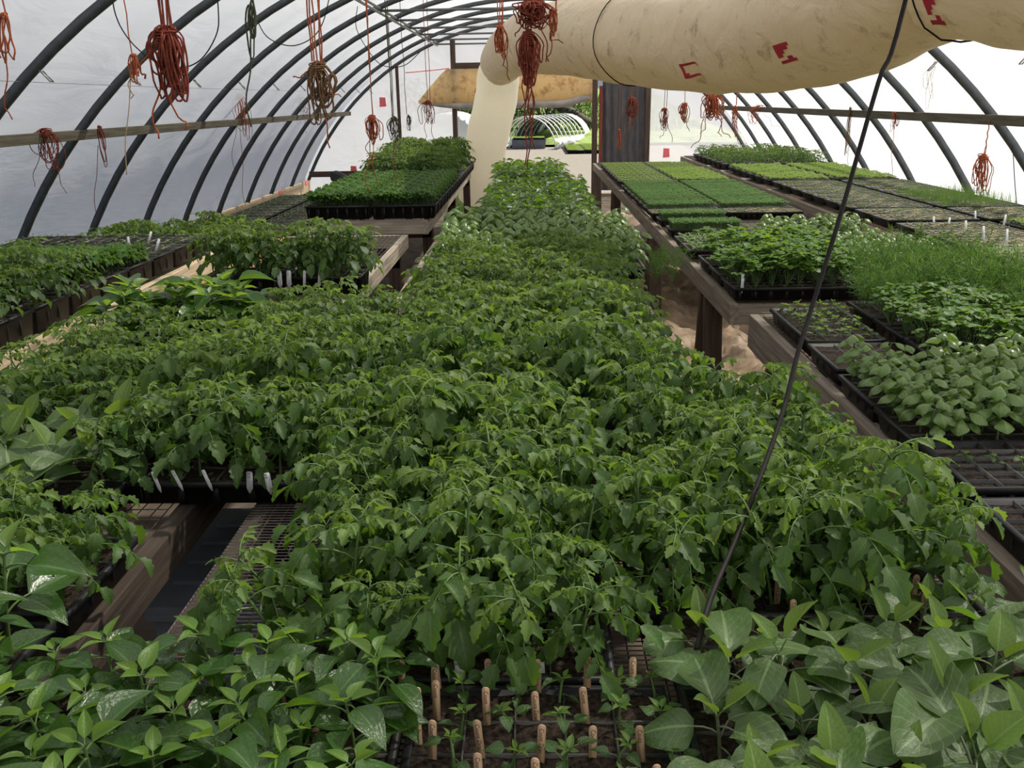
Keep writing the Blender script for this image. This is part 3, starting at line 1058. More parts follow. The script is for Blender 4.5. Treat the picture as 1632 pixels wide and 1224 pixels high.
# --- parsley / celery: thin stalks with three-lobed leaves
def herb_recipe(seed, H=0.10, n=9):
    r = random.Random(seed)
    rec = Recipe()
    m = MB()
    for i in range(n):
        a = r.uniform(0, 6.28)
        L = H * r.uniform(0.7, 1.15)
        pts, els = curve_pts(L, r.uniform(1.1, 1.5), r.uniform(0.6, 1.3), 3)
        R = RZ(a)
        pts = [R @ p for p in pts]
        m.tube(pts, 0.0011, 'stem_green', 3, caps=False)
        for k in (-1, 0, 1):
            M = Matrix.Translation(pts[-1]) @ RZ(a + k * 1.0) @ RXm(r.uniform(-0.2, 0.5))
            m.blade(M, 0.024 * r.uniform(0.8, 1.2), 0.022, p_round, 'herb_leaf', 4, 3, r.uniform(0.2, 0.9), 0.2, 0.22, 0.05, r)
    rec.add('foliage', m.mesh('herb'), Matrix())
    return rec
HERB = [herb_recipe(600 + i) for i in range(6)]

# --- dill: plumes of thread leaves
def dill_recipe(seed, H=0.17, n=6):
    r = random.Random(seed)
    rec = Recipe()
    m = MB()
    for i in range(n):
        a = r.uniform(0, 6.28)
        L = H * r.uniform(0.6, 1.1)
        pts, els = curve_pts(L, r.uniform(1.1, 1.5), r.uniform(0.5, 1.2), 4)
        R = RZ(a)
        pts = [R @ p for p in pts]
        m.tube(pts, 0.0011, 'stem_green', 3, caps=False)
        for j in range(46):
            t = r.uniform(0.3, 1.0)
            k = min(3, int(t * 4))
            p = pts[k].lerp(pts[k + 1], t * 4 - k)
            d = Vector((r.gauss(0, 1), r.gauss(0, 1), r.gauss(0.5, 0.7))).normalized()
            s = d.cross(Vector((r.gauss(0, 1), r.gauss(0, 1), r.gauss(0, 1)))).normalized() * 0.0010
            l_ = r.uniform(0.018, 0.042)
            m.add([p - s, p + s, p + d * l_], [(0, 1, 2)], 'dill_leaf', [(0.4, 0), (0.6, 0), (0.5, 1)])
    rec.add('foliage', m.mesh('dill'), Matrix())
    return rec
DILL = [dill_recipe(650 + i) for i in range(5)]

# ------------------------------------------------------------------ planting
def grid(x, y, nx, ny, w=TW, d=TD, jit=0.012, seed=None):
    r = random.Random(seed if seed is not None else int(x * 977 + y * 7919))
    out = []
    for j in range(ny):
        for i in range(nx):
            out.append((x - w / 2 + w * (i + 0.5) / nx + r.uniform(-jit, jit), y - d / 2 + d * (j + 0.5) / ny + r.uniform(-jit, jit), r.uniform(0, 6.28), r.uniform(0.80, 1.18)))
    return out

tomatoes, peppers, basils, herbs, dills, eggs, smalls = [], [], [], [], [], [], []
POSN = ['first', 'second', 'third', 'fourth', 'fifth', 'sixth', 'seventh', 'eighth', 'ninth', 'tenth']
def fill(lst, x, y, zs, nx, ny, sc, label, group, w=TW, d=TD, jit=0.012, keep=None, pos=False):
    rows = {1: ['only'], 2: ['front', 'back'], 3: ['front', 'middle', 'back'], 4: ['front', 'second', 'third', 'back'], 8: ['front', 'second', 'third', 'fourth', 'fifth', 'sixth', 'seventh', 'back']}.get(ny)
    for q, (px, py, rz, s) in enumerate(grid(x, y, nx, ny, w, d, jit)):
        if keep and not keep(px, py):
            continue
        if lst is tomatoes:
            mx_, my_ = (px - x) / (w / 2), (py - y) / (d / 2)
            s *= 1.10 - 0.30 * max(abs(mx_), abs(my_)) ** 2
        lab = label
        if pos:
            lab = '%s, %s row, %s from left' % (label, rows[q // nx], POSN[q % nx])
        lst.append((px, py, zs, rz, s * sc, lab, group))

# central bench, two columns of tomato trays
row = 0
y = 1.24
HS_L = [0.98, 1.06, 1.14, 1.02, 1.10, 1.02, 1.02, 1.0, 0.98, 0.95, 0.95]
HS_R = [1.14, 0.88, 0.98, 1.08, 1.00, 1.06, 1.0, 0.98, 0.95, 0.95, 0.95]
while y < 4.30:
    for side in ('left', 'right'):
        hs = HS_L if side == 'left' else HS_R
        yy = y + (0.17 if side == 'right' else 0)
        if yy < (1.95 if side == 'left' else 2.2):
            cx, w_, n_ = (-0.15, TW, 6) if side == 'left' else (0.43, TW, 6)
        else:
            cx, w_, n_ = (-0.235, 0.41, 5) if side == 'left' else (0.185, 0.41, 5)
        if yy > 4.32:
            continue
        zs = tray(cx, yy, ZB, 'black cell tray under central tomatoes, %s half, %s back' % (side, (POSN + ['eleventh'])[row]), 'trays under the central tomatoes', n_, 3, w=w_)
        if row == 0 and side == 'left':
            lab = 'drooping tomato plant behind the tiny stick-labelled peppers'
        elif row == 0:
            lab = 'upright tomato plant behind the large-leaved eggplants'
        else:
            lab = 'tomato plant, %s half of central bench, %s tray back' % (side, (POSN + ['eleventh'])[row])
        fill(tomatoes, cx, yy, zs, n_, 3, hs[min(row, 10)], lab, 'tomato plants on the central bench', w=w_, pos=True)
    y += 0.29
    row += 1

# left: tomato trays straddling the gap beyond the wire strip
row = 0
y = 1.95
while y < 3.3:
    zs = tray(-0.72, y, ZB, 'black cell tray across the bench gap, %s from the white tags' % POSN[row], 'trays across the bench gap', 6, 3)
    fill(tomatoes, -0.72, y, zs, 6, 3, [1.0, 1.05, 1.0, 0.92, 0.86, 0.85][row], 'tomato plant above the white tags, %s tray back' % POSN[row], 'tomato plants across the bench gap', pos=True)
    if y > 2.2:
        zs = tray(-1.28, y, ZB, 'black cell tray under the leftmost tomatoes, %s from the front' % POSN[row - 1], 'trays under the leftmost tomatoes', 6, 3)
        if y < 2.95:
            fill(tomatoes, -1.28, y, zs, 6, 3, 0.85, 'tomato plant at the left edge, %s tray back' % POSN[row - 1], 'tomato plants at the left edge', pos=True)
        else:
            fill(peppers, -1.28, y, zs, 7, 3, 1.65, 'leggy pepper plant before the bare wire bench', 'leggy peppers by the bare wire', pos=True)
    y += 0.29
    row += 1
# eggplants left, tomato and leafy trays lower left
zs = tray(-1.19, 1.88, ZB, 'black cell tray of eggplants left of the white-tagged tomatoes', None, 6, 3)
fill(eggs, -1.19, 1.88, zs, 5, 2, 1.25, 'large-leaved eggplant left of the white-tagged tomatoes', 'eggplants at the left edge', pos=True)
zs = tray(-1.05, 1.42, ZB, 'black cell tray of tomatoes at the left beside the dark gap', None, 6, 3)
fill(tomatoes, -1.05, 1.42, zs, 6, 3, 0.80, 'short tomato plant left of the dark gap', 'tomatoes left of the dark gap', pos=True)
zs = tray(-1.06, 1.12, ZB, 'black cell tray of broad-leaved peppers at the lower left edge', None, 6, 3)
fill(peppers, -1.06, 1.12, zs, 5, 3, 1.45, 'broad-leaved pepper plant at the lower left edge', 'broad-leaved peppers lower left', pos=True)

# front row of pepper trays, small stick-labelled peppers, eggplants
for k, cx in enumerate((-0.99, -0.45)):
    for cy in (0.67, 0.95):
        zs = tray(cx, cy, ZB, 'black cell tray of glossy bottom-edge peppers, %s %s' % (('nearer', 'farther')[cy > 0.8], ('leftmost', 'inner')[k]), 'front pepper trays', 7, 4)
        fill(peppers, cx, cy, zs, 7, 4, 0.98, 'glossy pepper, %s %s bottom tray' % (('nearer', 'farther')[cy > 0.8], ('leftmost', 'inner')[k]), 'front glossy peppers', pos=True, keep=lambda a, b: b > 0.74 and a < -0.19)
for cy in (0.67, 0.95):
    zs_small = tray(0.005, cy, ZB, 'black cell tray of tiny peppers with wooden stick labels' if cy > 0.8 else 'black cell tray at the bottom edge below the stick-labelled peppers', None, 5, 4, w=0.36)
SMALL_X = [-0.125, -0.055, 0.015, 0.085, 0.152]
SMALL_Y = [0.80, 0.87, 0.94, 1.01, 1.075]
for j, sy in enumerate(SMALL_Y):
    for i, sx_ in enumerate(SMALL_X):
        smalls.append((sx_ + 0.022 + rng.uniform(-0.006, 0.006), sy - 0.012 + rng.uniform(-0.008, 0.008), zs_small, rng.uniform(0, 6.28), rng.uniform(0.85, 1.15), 'tiny pepper among the stick labels, %s row, %s from left' % (('bottom', 'second', 'third', 'fourth', 'back')[j], POSN[i]), 'tiny stick-labelled peppers'))
for cx in (0.47,):
    for cy in (0.67, 0.95, 1.23):
        zs_egg = tray(cx, cy, ZB, 'black cell tray of large-leaved eggplants at the lower right, %s' % ('nearest' if cy < 0.8 else 'middle' if cy < 1.1 else 'farthest'), 'front eggplant trays', 6, 3)
        fill(eggs, cx, cy, zs_egg, 6, 3, 0.92 if cy < 1.1 else 0.70, 'large-leaved eggplant lower right, %s tray' % ('nearest' if cy < 0.8 else 'middle' if cy < 1.1 else 'back'), 'front eggplants', pos=True, keep=lambda a, b: b > 0.76 and not (b > 1.22 and a < 0.45))
zs = tray(0.86, 0.95, ZB - 0.05, 'black cell tray under the eggplants at the right edge', None, 3, 3, w=0.24)
fill(eggs, 0.84, 0.98, zs + 0.05, 2, 3, 1.0, 'broad eggplant at the right edge', 'eggplants at the right edge', w=0.2, pos=True)
zs = tray(0.86, 1.24, ZB - 0.05, 'dark cell tray with a single eggplant beside the right bench', None, 3, 3, w=0.24)
fill(eggs, 0.80, 1.24, zs + 0.03, 1, 1, 0.9, 'single eggplant beside the dark gap at the right', None)

# basil trays of the near right bench
for cy, lab in ((2.41, 'glossy basil plant in the farther tray row on the near right bench'), (2.12, 'glossy basil plant in the row behind the empty cell trays')):
    for k, cx in enumerate((1.18, 1.73)):
        zs = tray(cx, cy, ZB + 0.01, 'black tray of glossy basil, %s on the near right bench' % (('farther left', 'farther right') if cy > 2.3 else ('nearer left', 'nearer right'))[k], None, 7, 4)
        fill(basils, cx, cy, zs, 7, 4, 1.12, 'glossy basil, %s %s tray of the near right bench' % (('nearer', 'farther')[cy > 2.3], ('left', 'right')[k]), 'basil plants on the near right bench', pos=True)
for k, cx in enumerate((1.18, 1.73)):
    for j, cy in enumerate((1.84, 1.55)):
        zs = tray(cx, cy + 0.005, ZB + 0.02 - 0.012 * j, 'empty black cell tray, %s of the four before the basil' % (('farther left', 'nearer left'), ('farther right', 'nearer right'))[k][j], None, 8, 6, fill=0.012)
        if k == 0:
            for t in range(3 if j == 0 else 7):
                smalls.append((cx - 0.20 + (0.05 * t if j == 0 else rng.uniform(0, 0.2)), cy + (0.03 - 0.02 * t if j == 0 else rng.uniform(-0.1, 0.1)), zs, rng.uniform(0, 6), 0.75, 'stray thin seedling left in the nearly empty cell trays', 'stray seedlings'))
# small seedlings, celery, dill further along the near right bench
zs = tray(1.07, 3.18, ZB + 0.01, 'cell tray of small seedlings at the far left corner of the near right bench', None, 4, 6, w=0.27, d=0.50)
fill(smalls, 1.07, 3.18, zs, 4, 8, 0.95, 'small seedling in the corner tray of the near right bench', 'corner tray seedlings', 0.25, 0.48, pos=True)
zs = tray(1.05, 2.75, ZB + 0.01, 'half-hidden soil tray left of the celery on the near right bench', None, 3, 4, w=0.25, d=0.30)
for cx in (1.48, 1.90):
    for cy in (2.82, 3.11, 3.40):
        zs = tray(cx, cy, ZB + 0.01, 'black tray of celery or dill, %s %s, near right bench' % (('left', 'right')[cx > 1.6], ('front', 'middle', 'back')[int((cy - 2.8) / 0.28)]), 'celery trays', 6, 4, w=0.42)
        if cy < 2.9 or (cx < 1.6 and cy < 3.3):
            fill(herbs, cx, cy, zs, 6, 4, 1.25, 'celery plant behind the basil, %s tray' % ('front left' if cx < 1.6 and cy < 2.9 else 'front right' if cy < 2.9 else 'back'), 'celery plants', w=0.42, pos=True)
        else:
            fill(dills, cx, cy, zs, 6, 4, 1.3, 'feathery dill plant beyond the celery at right, %s tray' % ('back right' if cx > 1.6 and cy > 3.3 else 'back left' if cy > 3.3 else 'middle right'), 'dill on the near right bench', w=0.42, pos=True)

# sawhorse bench: front greens, basil, then plug trays and mats
R1X = (1.14, 1.69)
for k, cx in enumerate(R1X):
    zs = tray(cx, 3.93, ZB + 0.015, 'black tray of mixed greens at the %s front of the sawhorse bench' % ('left', 'right')[k], None, 7, 4)
    if k == 0:
        fill(herbs, cx, 3.93, zs, 8, 4, 1.35, 'herb plant at the front of the sawhorse bench', 'front sawhorse herbs', pos=True)
    else:
        fill(dills, cx, 3.93, zs, 7, 4, 1.25, 'dill plant at the front right of the sawhorse bench', 'dill on the sawhorse bench', pos=True)
    for cy in (4.22, 4.51):
        zs = tray(cx, cy, ZB + 0.015, 'black tray of greens, %s %s, behind the sawhorse bench front' % (('left', 'right')[k], ('second', 'third')[cy > 4.4]), 'second sawhorse trays', 7, 4)
        if k == 0:
            fill(herbs, cx + (0.06 if cy > 4.4 else 0), cy, zs, 7, 4, 1.4, 'herb plant, %s sawhorse bench tray' % ('third' if cy > 4.4 else 'second'), 'second-row sawhorse herbs', pos=True)
        else:
            fill(basils, cx, cy, zs, 6, 3, 1.2, 'basil plant, %s sawhorse bench tray' % ('third' if cy > 4.4 else 'second'), 'second-row sawhorse basil', pos=True)
zs = tray(R1X[1] - 0.12, 5.02, ZB + 0.015, 'black tray of tall dark basil mid-way along the sawhorse bench', None, 7, 4)
fill(basils, R1X[1] - 0.12, 5.02, zs, 7, 3, 1.35, 'tall dark basil mid-way along the sawhorse bench', 'single basil tray', pos=True)

# ------------------------------------------------------------------ seedling mats (too small and too many to count)
MAT_ME = {}
def mat_mesh(kind, w=TW, d=TD):
    key = (kind, w, d)
    if key in MAT_ME:
        return MAT_ME[key]
    r = random.Random(hash(kind) % 1000 if False else sum(map(ord, kind)))
    m = MB()
    a, b = w / 2 - 0.012, d / 2 - 0.012
    def quad(p, dirv, l_, wd, mat, bend=0.3):
        dv = dirv.normalized()
        s = dv.cross(Vector((0, 0, 1)))
        if s.length < 1e-3:
            s = Vector((1, 0, 0))
        s = s.normalized() * wd / 2
        mid = p + dv * l_ * 0.55 + Vector((0, 0, 0.15 * l_))
        tip = p + dv * l_ + Vector((0, 0, -bend * l_))
        m.add([p, mid - s, tip, mid + s], [(0, 1, 2, 3)], mat, [(0.5, 0), (0.1, 0.5), (0.5, 1), (0.9, 0.5)])
    def sprig(x, y, h, n, l_, wd, mat, el=(0.1, 0.8)):
        top = Vector((x + r.uniform(-0.004, 0.004), y + r.uniform(-0.004, 0.004), h))
        m.tube([(x, y, -0.002), top], 0.0008, 'stem_green', 3, caps=False)
        a0 = r.uniform(0, 6.28)
        for i in range(n):
            an = a0 + i * 2 * PI / n + r.uniform(-0.4, 0.4)
            e = r.uniform(*el)
            quad(top, Vector((math.cos(an) * math.cos(e), math.sin(an) * math.cos(e), math.sin(e))), l_ * r.uniform(0.7, 1.2), wd, mat)
    if kind == 'fuzzy':
        for i in range(900):
            sprig(r.uniform(-a, a), r.uniform(-b, b), r.uniform(0.028, 0.042), 3, 0.013, 0.006, 'mat_green')
    elif kind == 'tallfuzzy':
        for i in range(1000):
            sprig(r.uniform(-a, a), r.uniform(-b, b), r.uniform(0.038, 0.055), 3, 0.014, 0.006, 'mat_green')
    elif kind == 'leafy':
        for i in range(24):
            for j in range(12):
                sprig(-a + 2 * a * (i + 0.5) / 24 + r.uniform(-0.006, 0.006), -b + 2 * b * (j + 0.5) / 12 + r.uniform(-0.006, 0.006), r.uniform(0.05, 0.11), 6, 0.036, 0.020, r.choice(('mat_dark', 'mat_dark', 'mat_green')), (-0.5, 0.9))
    elif kind == 'lettuce':
        for i in range(20):
            for j in range(10):
                sprig(-a + 2 * a * (i + 0.5) / 20 + r.uniform(-0.006, 0.006), -b + 2 * b * (j + 0.5) / 10 + r.uniform(-0.006, 0.006), r.uniform(0.012, 0.03), 4, 0.022, 0.014, 'mat_light')
    elif kind == 'plugs':
        for i in range(18):
            for j in range(9):
                sprig(-a + 2 * a * (i + 0.5) / 18, -b + 2 * b * (j + 0.5) / 9, r.uniform(0.008, 0.016), 3, 0.014, 0.009, 'mat_light')
    elif kind == 'paleplugs':
        for i in range(18):
            for j in range(9):
                sprig(-a + 2 * a * (i + 0.5) / 18, -b + 2 * b * (j + 0.5) / 9, r.uniform(0.012, 0.022), 4, 0.018, 0.010, r.choice(('mat_pale', 'mat_green')))
    elif kind == 'sprouts':
        for i in range(260):
            sprig(r.uniform(-a, a), r.uniform(-b, b), r.uniform(0.006, 0.014), 2, 0.007, 0.004, 'mat_light')
    elif kind == 'sparse':
        for i in range(14):
            for j in range(6):
                if r.random() < 0.6:
                    sprig(-a + 2 * a * (i + 0.5) / 14, -b + 2 * b * (j + 0.5) / 6, r.uniform(0.010, 0.025), 3, 0.016, 0.009, r.choice(('mat_pale', 'mat_green', 'mat_dark')))
    elif kind == 'blades':
        for i in range(420):
            x, y = r.uniform(-a, a), r.uniform(-b, b)
            h = r.uniform(0.05, 0.12)
            t = Vector((x + r.gauss(0, 0.02), y + r.gauss(0, 0.02), h))
            m.add([(x - 0.001, y, 0), (x + 0.001, y, 0), t], [(0, 1, 2)], 'mat_green', [(0.4, 0), (0.6, 0), (0.5, 1)])
    MAT_ME[key] = m.mesh('seedling_mat')
    return MAT_ME[key]

def mat(kind, x, y, zs, label, w=TW, d=TD, sc=1.0, rz=0.0):
    o = link('seedling_mat', mat_mesh(kind, w, d), None, T(x, y, zs) @ RZ(rz))
    return tag(o, label, 'seedlings', None, 'stuff')

def mat_tray(kind, x, y, z, what, where, soil='soil', nx=12, ny=6, w=TW, d=TD, h=0.05, sc=1.0, rz=0.0):
    zs = tray(x, y, z, 'plug tray of %s %s' % (what, where), None, nx, ny, h, w, d, rz, soil, 0.006)
    if kind:
        mat(kind, x, y, zs, '%s %s' % (what, where), w, d, sc, rz)
    return zs

N2 = ['first', 'second', 'third', 'fourth', 'fifth', 'sixth', 'seventh', 'eighth', 'ninth', 'tenth']
# sawhorse bench, going away from the camera
mat_tray('paleplugs', R1X[0] - 0.01, 4.98, ZB + 0.015, 'small pale-leaved seedlings', 'left of the dark basil tray')
mat_tray('paleplugs', R1X[0] - 0.01, 5.26, ZB + 0.015, 'small pale-leaved seedlings', 'just behind the nearest pale tray')
mat_tray('tallfuzzy', R1X[0] - 0.03, 5.75, ZB + 0.015, 'fuzzy green seedling block', 'standing alone on the bare wire', d=0.22, w=0.46)
mat_tray('tallfuzzy', R1X[0] - 0.03, 6.22, ZB + 0.015, 'fuzzy green seedling block', 'in front of the brown sprout trays', d=0.22, w=0.46)
for k, cx in enumerate(R1X):
    sd = ('left', 'right')[k]
    mat_tray('sprouts', cx, 6.62, ZB + 0.015, 'thin brown-soil sprouts', 'on the %s side of the sawhorse bench' % sd, soil='soil_dry')
    for j in range(7):
        mat_tray('fuzzy', cx, 6.92 + 0.285 * j, ZB + 0.015, 'dense fine green seedlings', '%s %s tray behind the brown sprouts' % (N2[j], sd))
    for j in range(9):
        kd = 'lettuce' if (k == 1 and j < 5) else 'plugs'
        mat_tray(kd, cx, 9.05 + 0.29 * j, ZB + 0.03, 'light green plugs', '%s %s row from the sawhorse far end' % (N2[8 - j], sd))
# right wall bench
ROX = (2.36, 2.95)
for k, cx in enumerate(ROX):
    sd = ('aisle', 'wall')[k]
    for j in range(3):
        mat_tray('sprouts' if k == 0 else 'lettuce', cx, 4.45 + 0.29 * j, 0.885, 'sparse brown-tray seedlings' if k == 0 else 'bright small lettuce', '%s %s tray of raised right bench' % (N2[j + 3], sd), soil='soil_dry' if k == 0 else 'soil')
    for j in range(3):
        mat_tray('paleplugs' if k == 0 else 'lettuce', cx, 3.56 + 0.29 * j, 0.885, 'pale speckled seedlings', '%s %s tray of raised right bench' % (N2[j], sd), soil='soil_dry')
    for j in range(2):
        mat_tray('sprouts', cx, 5.42 + 0.29 * j, 0.885, 'sparse dry-soil sprouts', '%s %s tray of raised right bench' % (N2[j + 6], sd), soil='soil_dry')
    for j in range(7):
        kd = 'blades' if (k == 1 and j < 3) else 'sprouts'
        mat_tray(kd, cx, 6.05 + 0.285 * j, 0.885, 'thin upright grassy seedlings' if kd == 'blades' else 'barely sprouted dry plug rows', '%s %s tray, middle of raised right bench' % (N2[j], sd), soil='soil_dry', nx=16, ny=8)
    for j in range(6):
        mat_tray('lettuce', cx, 8.12 + 0.285 * j, 0.885, 'bright green lettuce seedlings', '%s %s tray beyond the dry right plugs' % (N2[j], sd))
    for j in range(7):
        zs = tray(cx, 9.95 + 0.29 * j, 0.885, 'black tray of far right bench tomatoes, %s %s' % (POSN[j], sd), 'far right tomato trays', 6, 3)
        fill(tomatoes, cx, 9.95 + 0.29 * j, zs, 5, 2, 0.62, 'short tomato plant at the far end of the raised right bench', 'far right tomatoes')
# left wall bench: tomatoes near, then smaller pots, then bare pots
for k, cx in enumerate((-2.20, -2.76)):
    for j in range(8):
        cy = 3.19 + 0.285 * j
        deep = 0.10
        zs = tray(cx, cy, 0.805, 'deep black pot tray, %s from near end, %s row, left wall bench' % (N2[j], ('aisle', 'wall')[k]), None, 6, 3, deep)
        if j < 3:
            fill(tomatoes, cx, cy, zs, 6, 3, 1.12 - 0.12 * j, 'left wall bench tomato, %s %s tray' % (POSN[j], ('aisle', 'wall')[k]), 'tomatoes on the left wall bench', pos=True)
        elif j < 5:
            mat('leafy', cx, cy, zs - 0.03 * (j - 3), 'leafy seedlings in the %s left wall bench pots, %s row' % (N2[j], ('aisle', 'wall')[k]))
        else:
            mat('sparse', cx, cy, zs, 'sparse seedlings in the %s left wall bench pots, %s row' % (N2[j], ('aisle', 'wall')[k]))
# far left wall bench
for k, cx in enumerate((-2.76, -3.36)):
    for j in range(24):
        cy = 6.0 + 0.30 * j
        sd = ('aisle', 'wall')[k]
        if j < 7:
            zs = tray(cx, cy, 0.325, 'black tray of bushy greens beyond the left wall bench, %s %s' % (POSN[j], sd), 'trays of the left bushy greens', 6, 3)
            fill(tomatoes, cx, cy, zs, 5, 2, 1.6, 'bushy plant beyond left wall bench, %s %s tray' % (POSN[j], sd), 'bushy greens beyond the left wall bench', pos=True)
        else:
            mat_tray('sparse', cx, cy, 0.325, 'thin seedlings in dark soil', '%s %s tray along the far left wall' % ((N2 + ['eleventh', 'twelfth', 'thirteenth', 'fourteenth', 'fifteenth', 'sixteenth', 'seventeenth'])[j - 7], sd), nx=10, ny=5)
# drooping tomato tray on the bare wire bench
for cx in (-1.36, -0.98):
    zs = tray(cx, 4.22, ZB, 'deep black pot tray on the bare wire bench, %s' % ('left one' if cx < -1.2 else 'right one'), None, 4, 3, 0.09, w=0.36)
    fill(tomatoes, cx, 4.22, zs, 5, 3, 1.15, 'drooping tomato on the bare wire bench, %s tray' % ('left' if cx < -1.2 else 'right'), 'drooping tomatoes on the bare wire', w=0.36, pos=True)
# far left bench: dense green trays, then tall tomatoes
for k, cx in enumerate((-1.50, -0.99)):
    fx = cx - 0.06 * k
    for j in range(8):
        cy = 7.03 + 0.285 * j
        zs = tray(cx, cy, ZB, 'deep black tray, %s %s of the dense green far left trays' % (N2[j], ('left', 'right')[k]), None, 6, 3, 0.105, w=0.50)
        mat('leafy', cx, cy, zs - 0.01, 'dense dark green leafy seedlings, %s %s tray of the far left bench' % (N2[j], ('left', 'right')[k]), w=0.50)
    for j in range(10):
        cy = 9.33 + 0.285 * j
        zs = tray(cx, cy, ZB, 'black tray of the tall far left tomatoes, %s %s' % (POSN[j], ('left', 'right')[k]), 'far left tomato trays', 6, 3, 0.105, w=0.50)
        fill(tomatoes, cx - 0.09 * k, cy, zs, 5, 2, 1.15 + 0.035 * j, 'tall tomato plant at the back of the far left bench', 'far left tomatoes', w=0.42)
# far centre: basil block, then two pepper blocks
for k, cx in enumerate((-0.24, 0.30)):
    for j in range(4):
        cy = 4.50 + 0.30 * j
        zs = tray(cx, cy, ZB, 'black tray of the far central basil, %s %s' % (POSN[j], ('left', 'right')[k]), 'far central basil trays', 6, 3, w=0.53)
        fill(basils, cx, cy, zs, 5, 3, 1.5, 'basil behind the central tomatoes, %s %s tray' % (POSN[j], ('left', 'right')[k]), 'far central basil', w=0.53, pos=True)
    for j in range(9):
        cy = 6.22 + 0.29 * j
        zs = tray([-0.16, 0.27][k], cy, ZB, 'black tray of the far central peppers, %s %s' % (POSN[j], ('left', 'right')[k]), 'far pepper trays', 5, 3, w=0.42)
        fill(peppers, [-0.16, 0.27][k], cy, zs, 4, 3, 0.95, 'far central pepper, %s %s tray' % (POSN[j], ('left', 'right')[k]), 'far central peppers', w=0.42, pos=True)
    for j in range(6):
        cy = 9.1 + 0.29 * j
        zs = tray([-0.19, 0.17][k], cy, ZB, 'black tray of the peppers by the far door, %s %s' % (POSN[j], ('left', 'right')[k]), 'last pepper trays', 4, 3, w=0.35)
        fill(peppers, [-0.19, 0.17][k], cy, zs, 3, 2, 1.25, 'pepper by the far door, %s %s tray' % (POSN[j], ('left', 'right')[k]), 'last central peppers', w=0.35, pos=True)
# a tuft of dill leaning over the aisle from the central bench
for (x_, y_) in ((0.58, 4.05), (0.63, 3.95), (0.55, 3.9), (0.6, 4.15), (0.66, 4.08)):
    dills.append((x_, y_, 0.85, rng.uniform(0, 6), 1.0, 'feathery dill tuft at the right edge of the central bench by the aisle', 'dill tuft on the central bench'))

def put(lst, name, cat, hi, lo, n_parts, n_single, stuff_label):
    """nearest plants with their leaves as parts, then plain single plants, the rest as one object"""
    lst.sort(key=lambda p: (p[0] ** 2 + p[1] ** 2))
    r = random.Random(77)
    rest = []
    for i, (x, y, z, rz, sc, lab, grp) in enumerate(lst):
        tl = 0.26 if name == 'tomato_plant' else 0.13
        tilt = (r.uniform(-tl, tl), r.uniform(-tl, tl))
        if i < n_parts:
            place_parts(r.choice(hi), name, (x, y, z), rz, sc, lab, cat, grp, tilt)
        elif i < n_single:
            place_flat(r.choice(lo), name, (x, y, z), rz, sc, lab, cat, grp, tilt)
        else:
            rest.append((x, y, z, rz, sc))
    if rest:
        bake_stuff(name, lo, rest, stuff_label, cat)
put(tomatoes, 'tomato_plant', 'tomato plant', TOM_HI, TOM_LO, 220, 300, 'tomato plants farther off, at the back of the benches')
put(peppers, 'pepper_plant', 'pepper plant', PEP, PEP_F, 110, 300, 'farthest pepper plants on the central bench toward the door')
put(basils, 'basil_plant', 'basil plant', BAS, BAS, 112, 300, 'rest of the far basil plants behind the tomatoes')
put(eggs, 'eggplant_plant', 'eggplant', EGG, EGG, 300, 300, '')
put(smalls, 'seedling', 'seedling', PEP_S, PEP_S, 300, 300, '')
put(herbs, 'celery_plant', 'herb', HERB, HERB, 0, 300, 'rest of the green herb plants')
put(dills, 'dill_plant', 'herb', DILL, DILL, 0, 300, '')

# ------------------------------------------------------------------ wooden stick labels and white tags
def text_mesh(txt, size, mat):
    cu = bpy.data.curves.new('txt', 'FONT')
    cu.body = txt
    cu.size = size
    cu.align_x = 'LEFT'
    cu.align_y = 'CENTER'
    cu.resolution_u = 2
    o = bpy.data.objects.new('txt', cu)
    COL.objects.link(o)
    dg = bpy.context.evaluated_depsgraph_get()
    me = bpy.data.meshes.new_from_object(o.evaluated_get(dg))
    bpy.data.objects.remove(o)
    me.materials.clear()
    me.materials.append(MATS[mat])
    me.name = 'lettering'
    return me

def stick_mesh(w=0.0105, L=0.115, th=0.0022):
    m = MB()
    prof = [(-w / 2, 0), (w / 2, 0)]
    n = 6
    r_ = w / 2
    for i in range(n + 1):
        a = PI * i / n
        prof.append((r_ * math.cos(a), L - r_ + r_ * math.sin(a)))
    k = len(prof)
    vs_ = [(x, -th / 2, z) for x, z in prof] + [(x, th / 2, z) for x, z in prof]
    fs = [tuple(range(k)), tuple(range(2 * k - 1, k - 1, -1))] + [(i, k + i, k + (i + 1) % k, (i + 1) % k) for i in range(k)]
    m.add(vs_, fs, 'stick_wood')
    return m.mesh('stick')
STICK = stick_mesh()
TXT = [text_mesh('Count Drac', 0.0085, 'ink'), text_mesh('Count', 0.0085, 'ink')]
M_TXT = T(0, -0.0014, 0.110) @ RXm(PI / 2) @ RZ(-PI / 2)
def stick(x, y, zs, out, label, group, r):
    o = link('stick_label', STICK, None, T(x, y, zs - (0.115 - out)) @ RZ(r.uniform(-0.25, 0.25)) @ RYm(r.uniform(-0.10, 0.06)) @ RXm(r.uniform(-0.05, 0.12)))
    tag(o, label, 'plant label', group)
    link('lettering', r.choice(TXT), o, M_TXT)
rs = random.Random(9)
ROWN = ['bottom', 'second', 'third', 'fourth', 'back']
for j, sy in enumerate(SMALL_Y):
    for i, sx_ in enumerate(SMALL_X):
        if i == 4 and j in (3,):
            continue
        stick(sx_ - 0.012, sy + 0.006, zs_small, rs.uniform(0.048, 0.066), 'wooden stick label, %s from the left in the %s row of tiny peppers' % (ORD[i] if i else 'first', ROWN[j]), 'stick labels among the tiny peppers', rs)
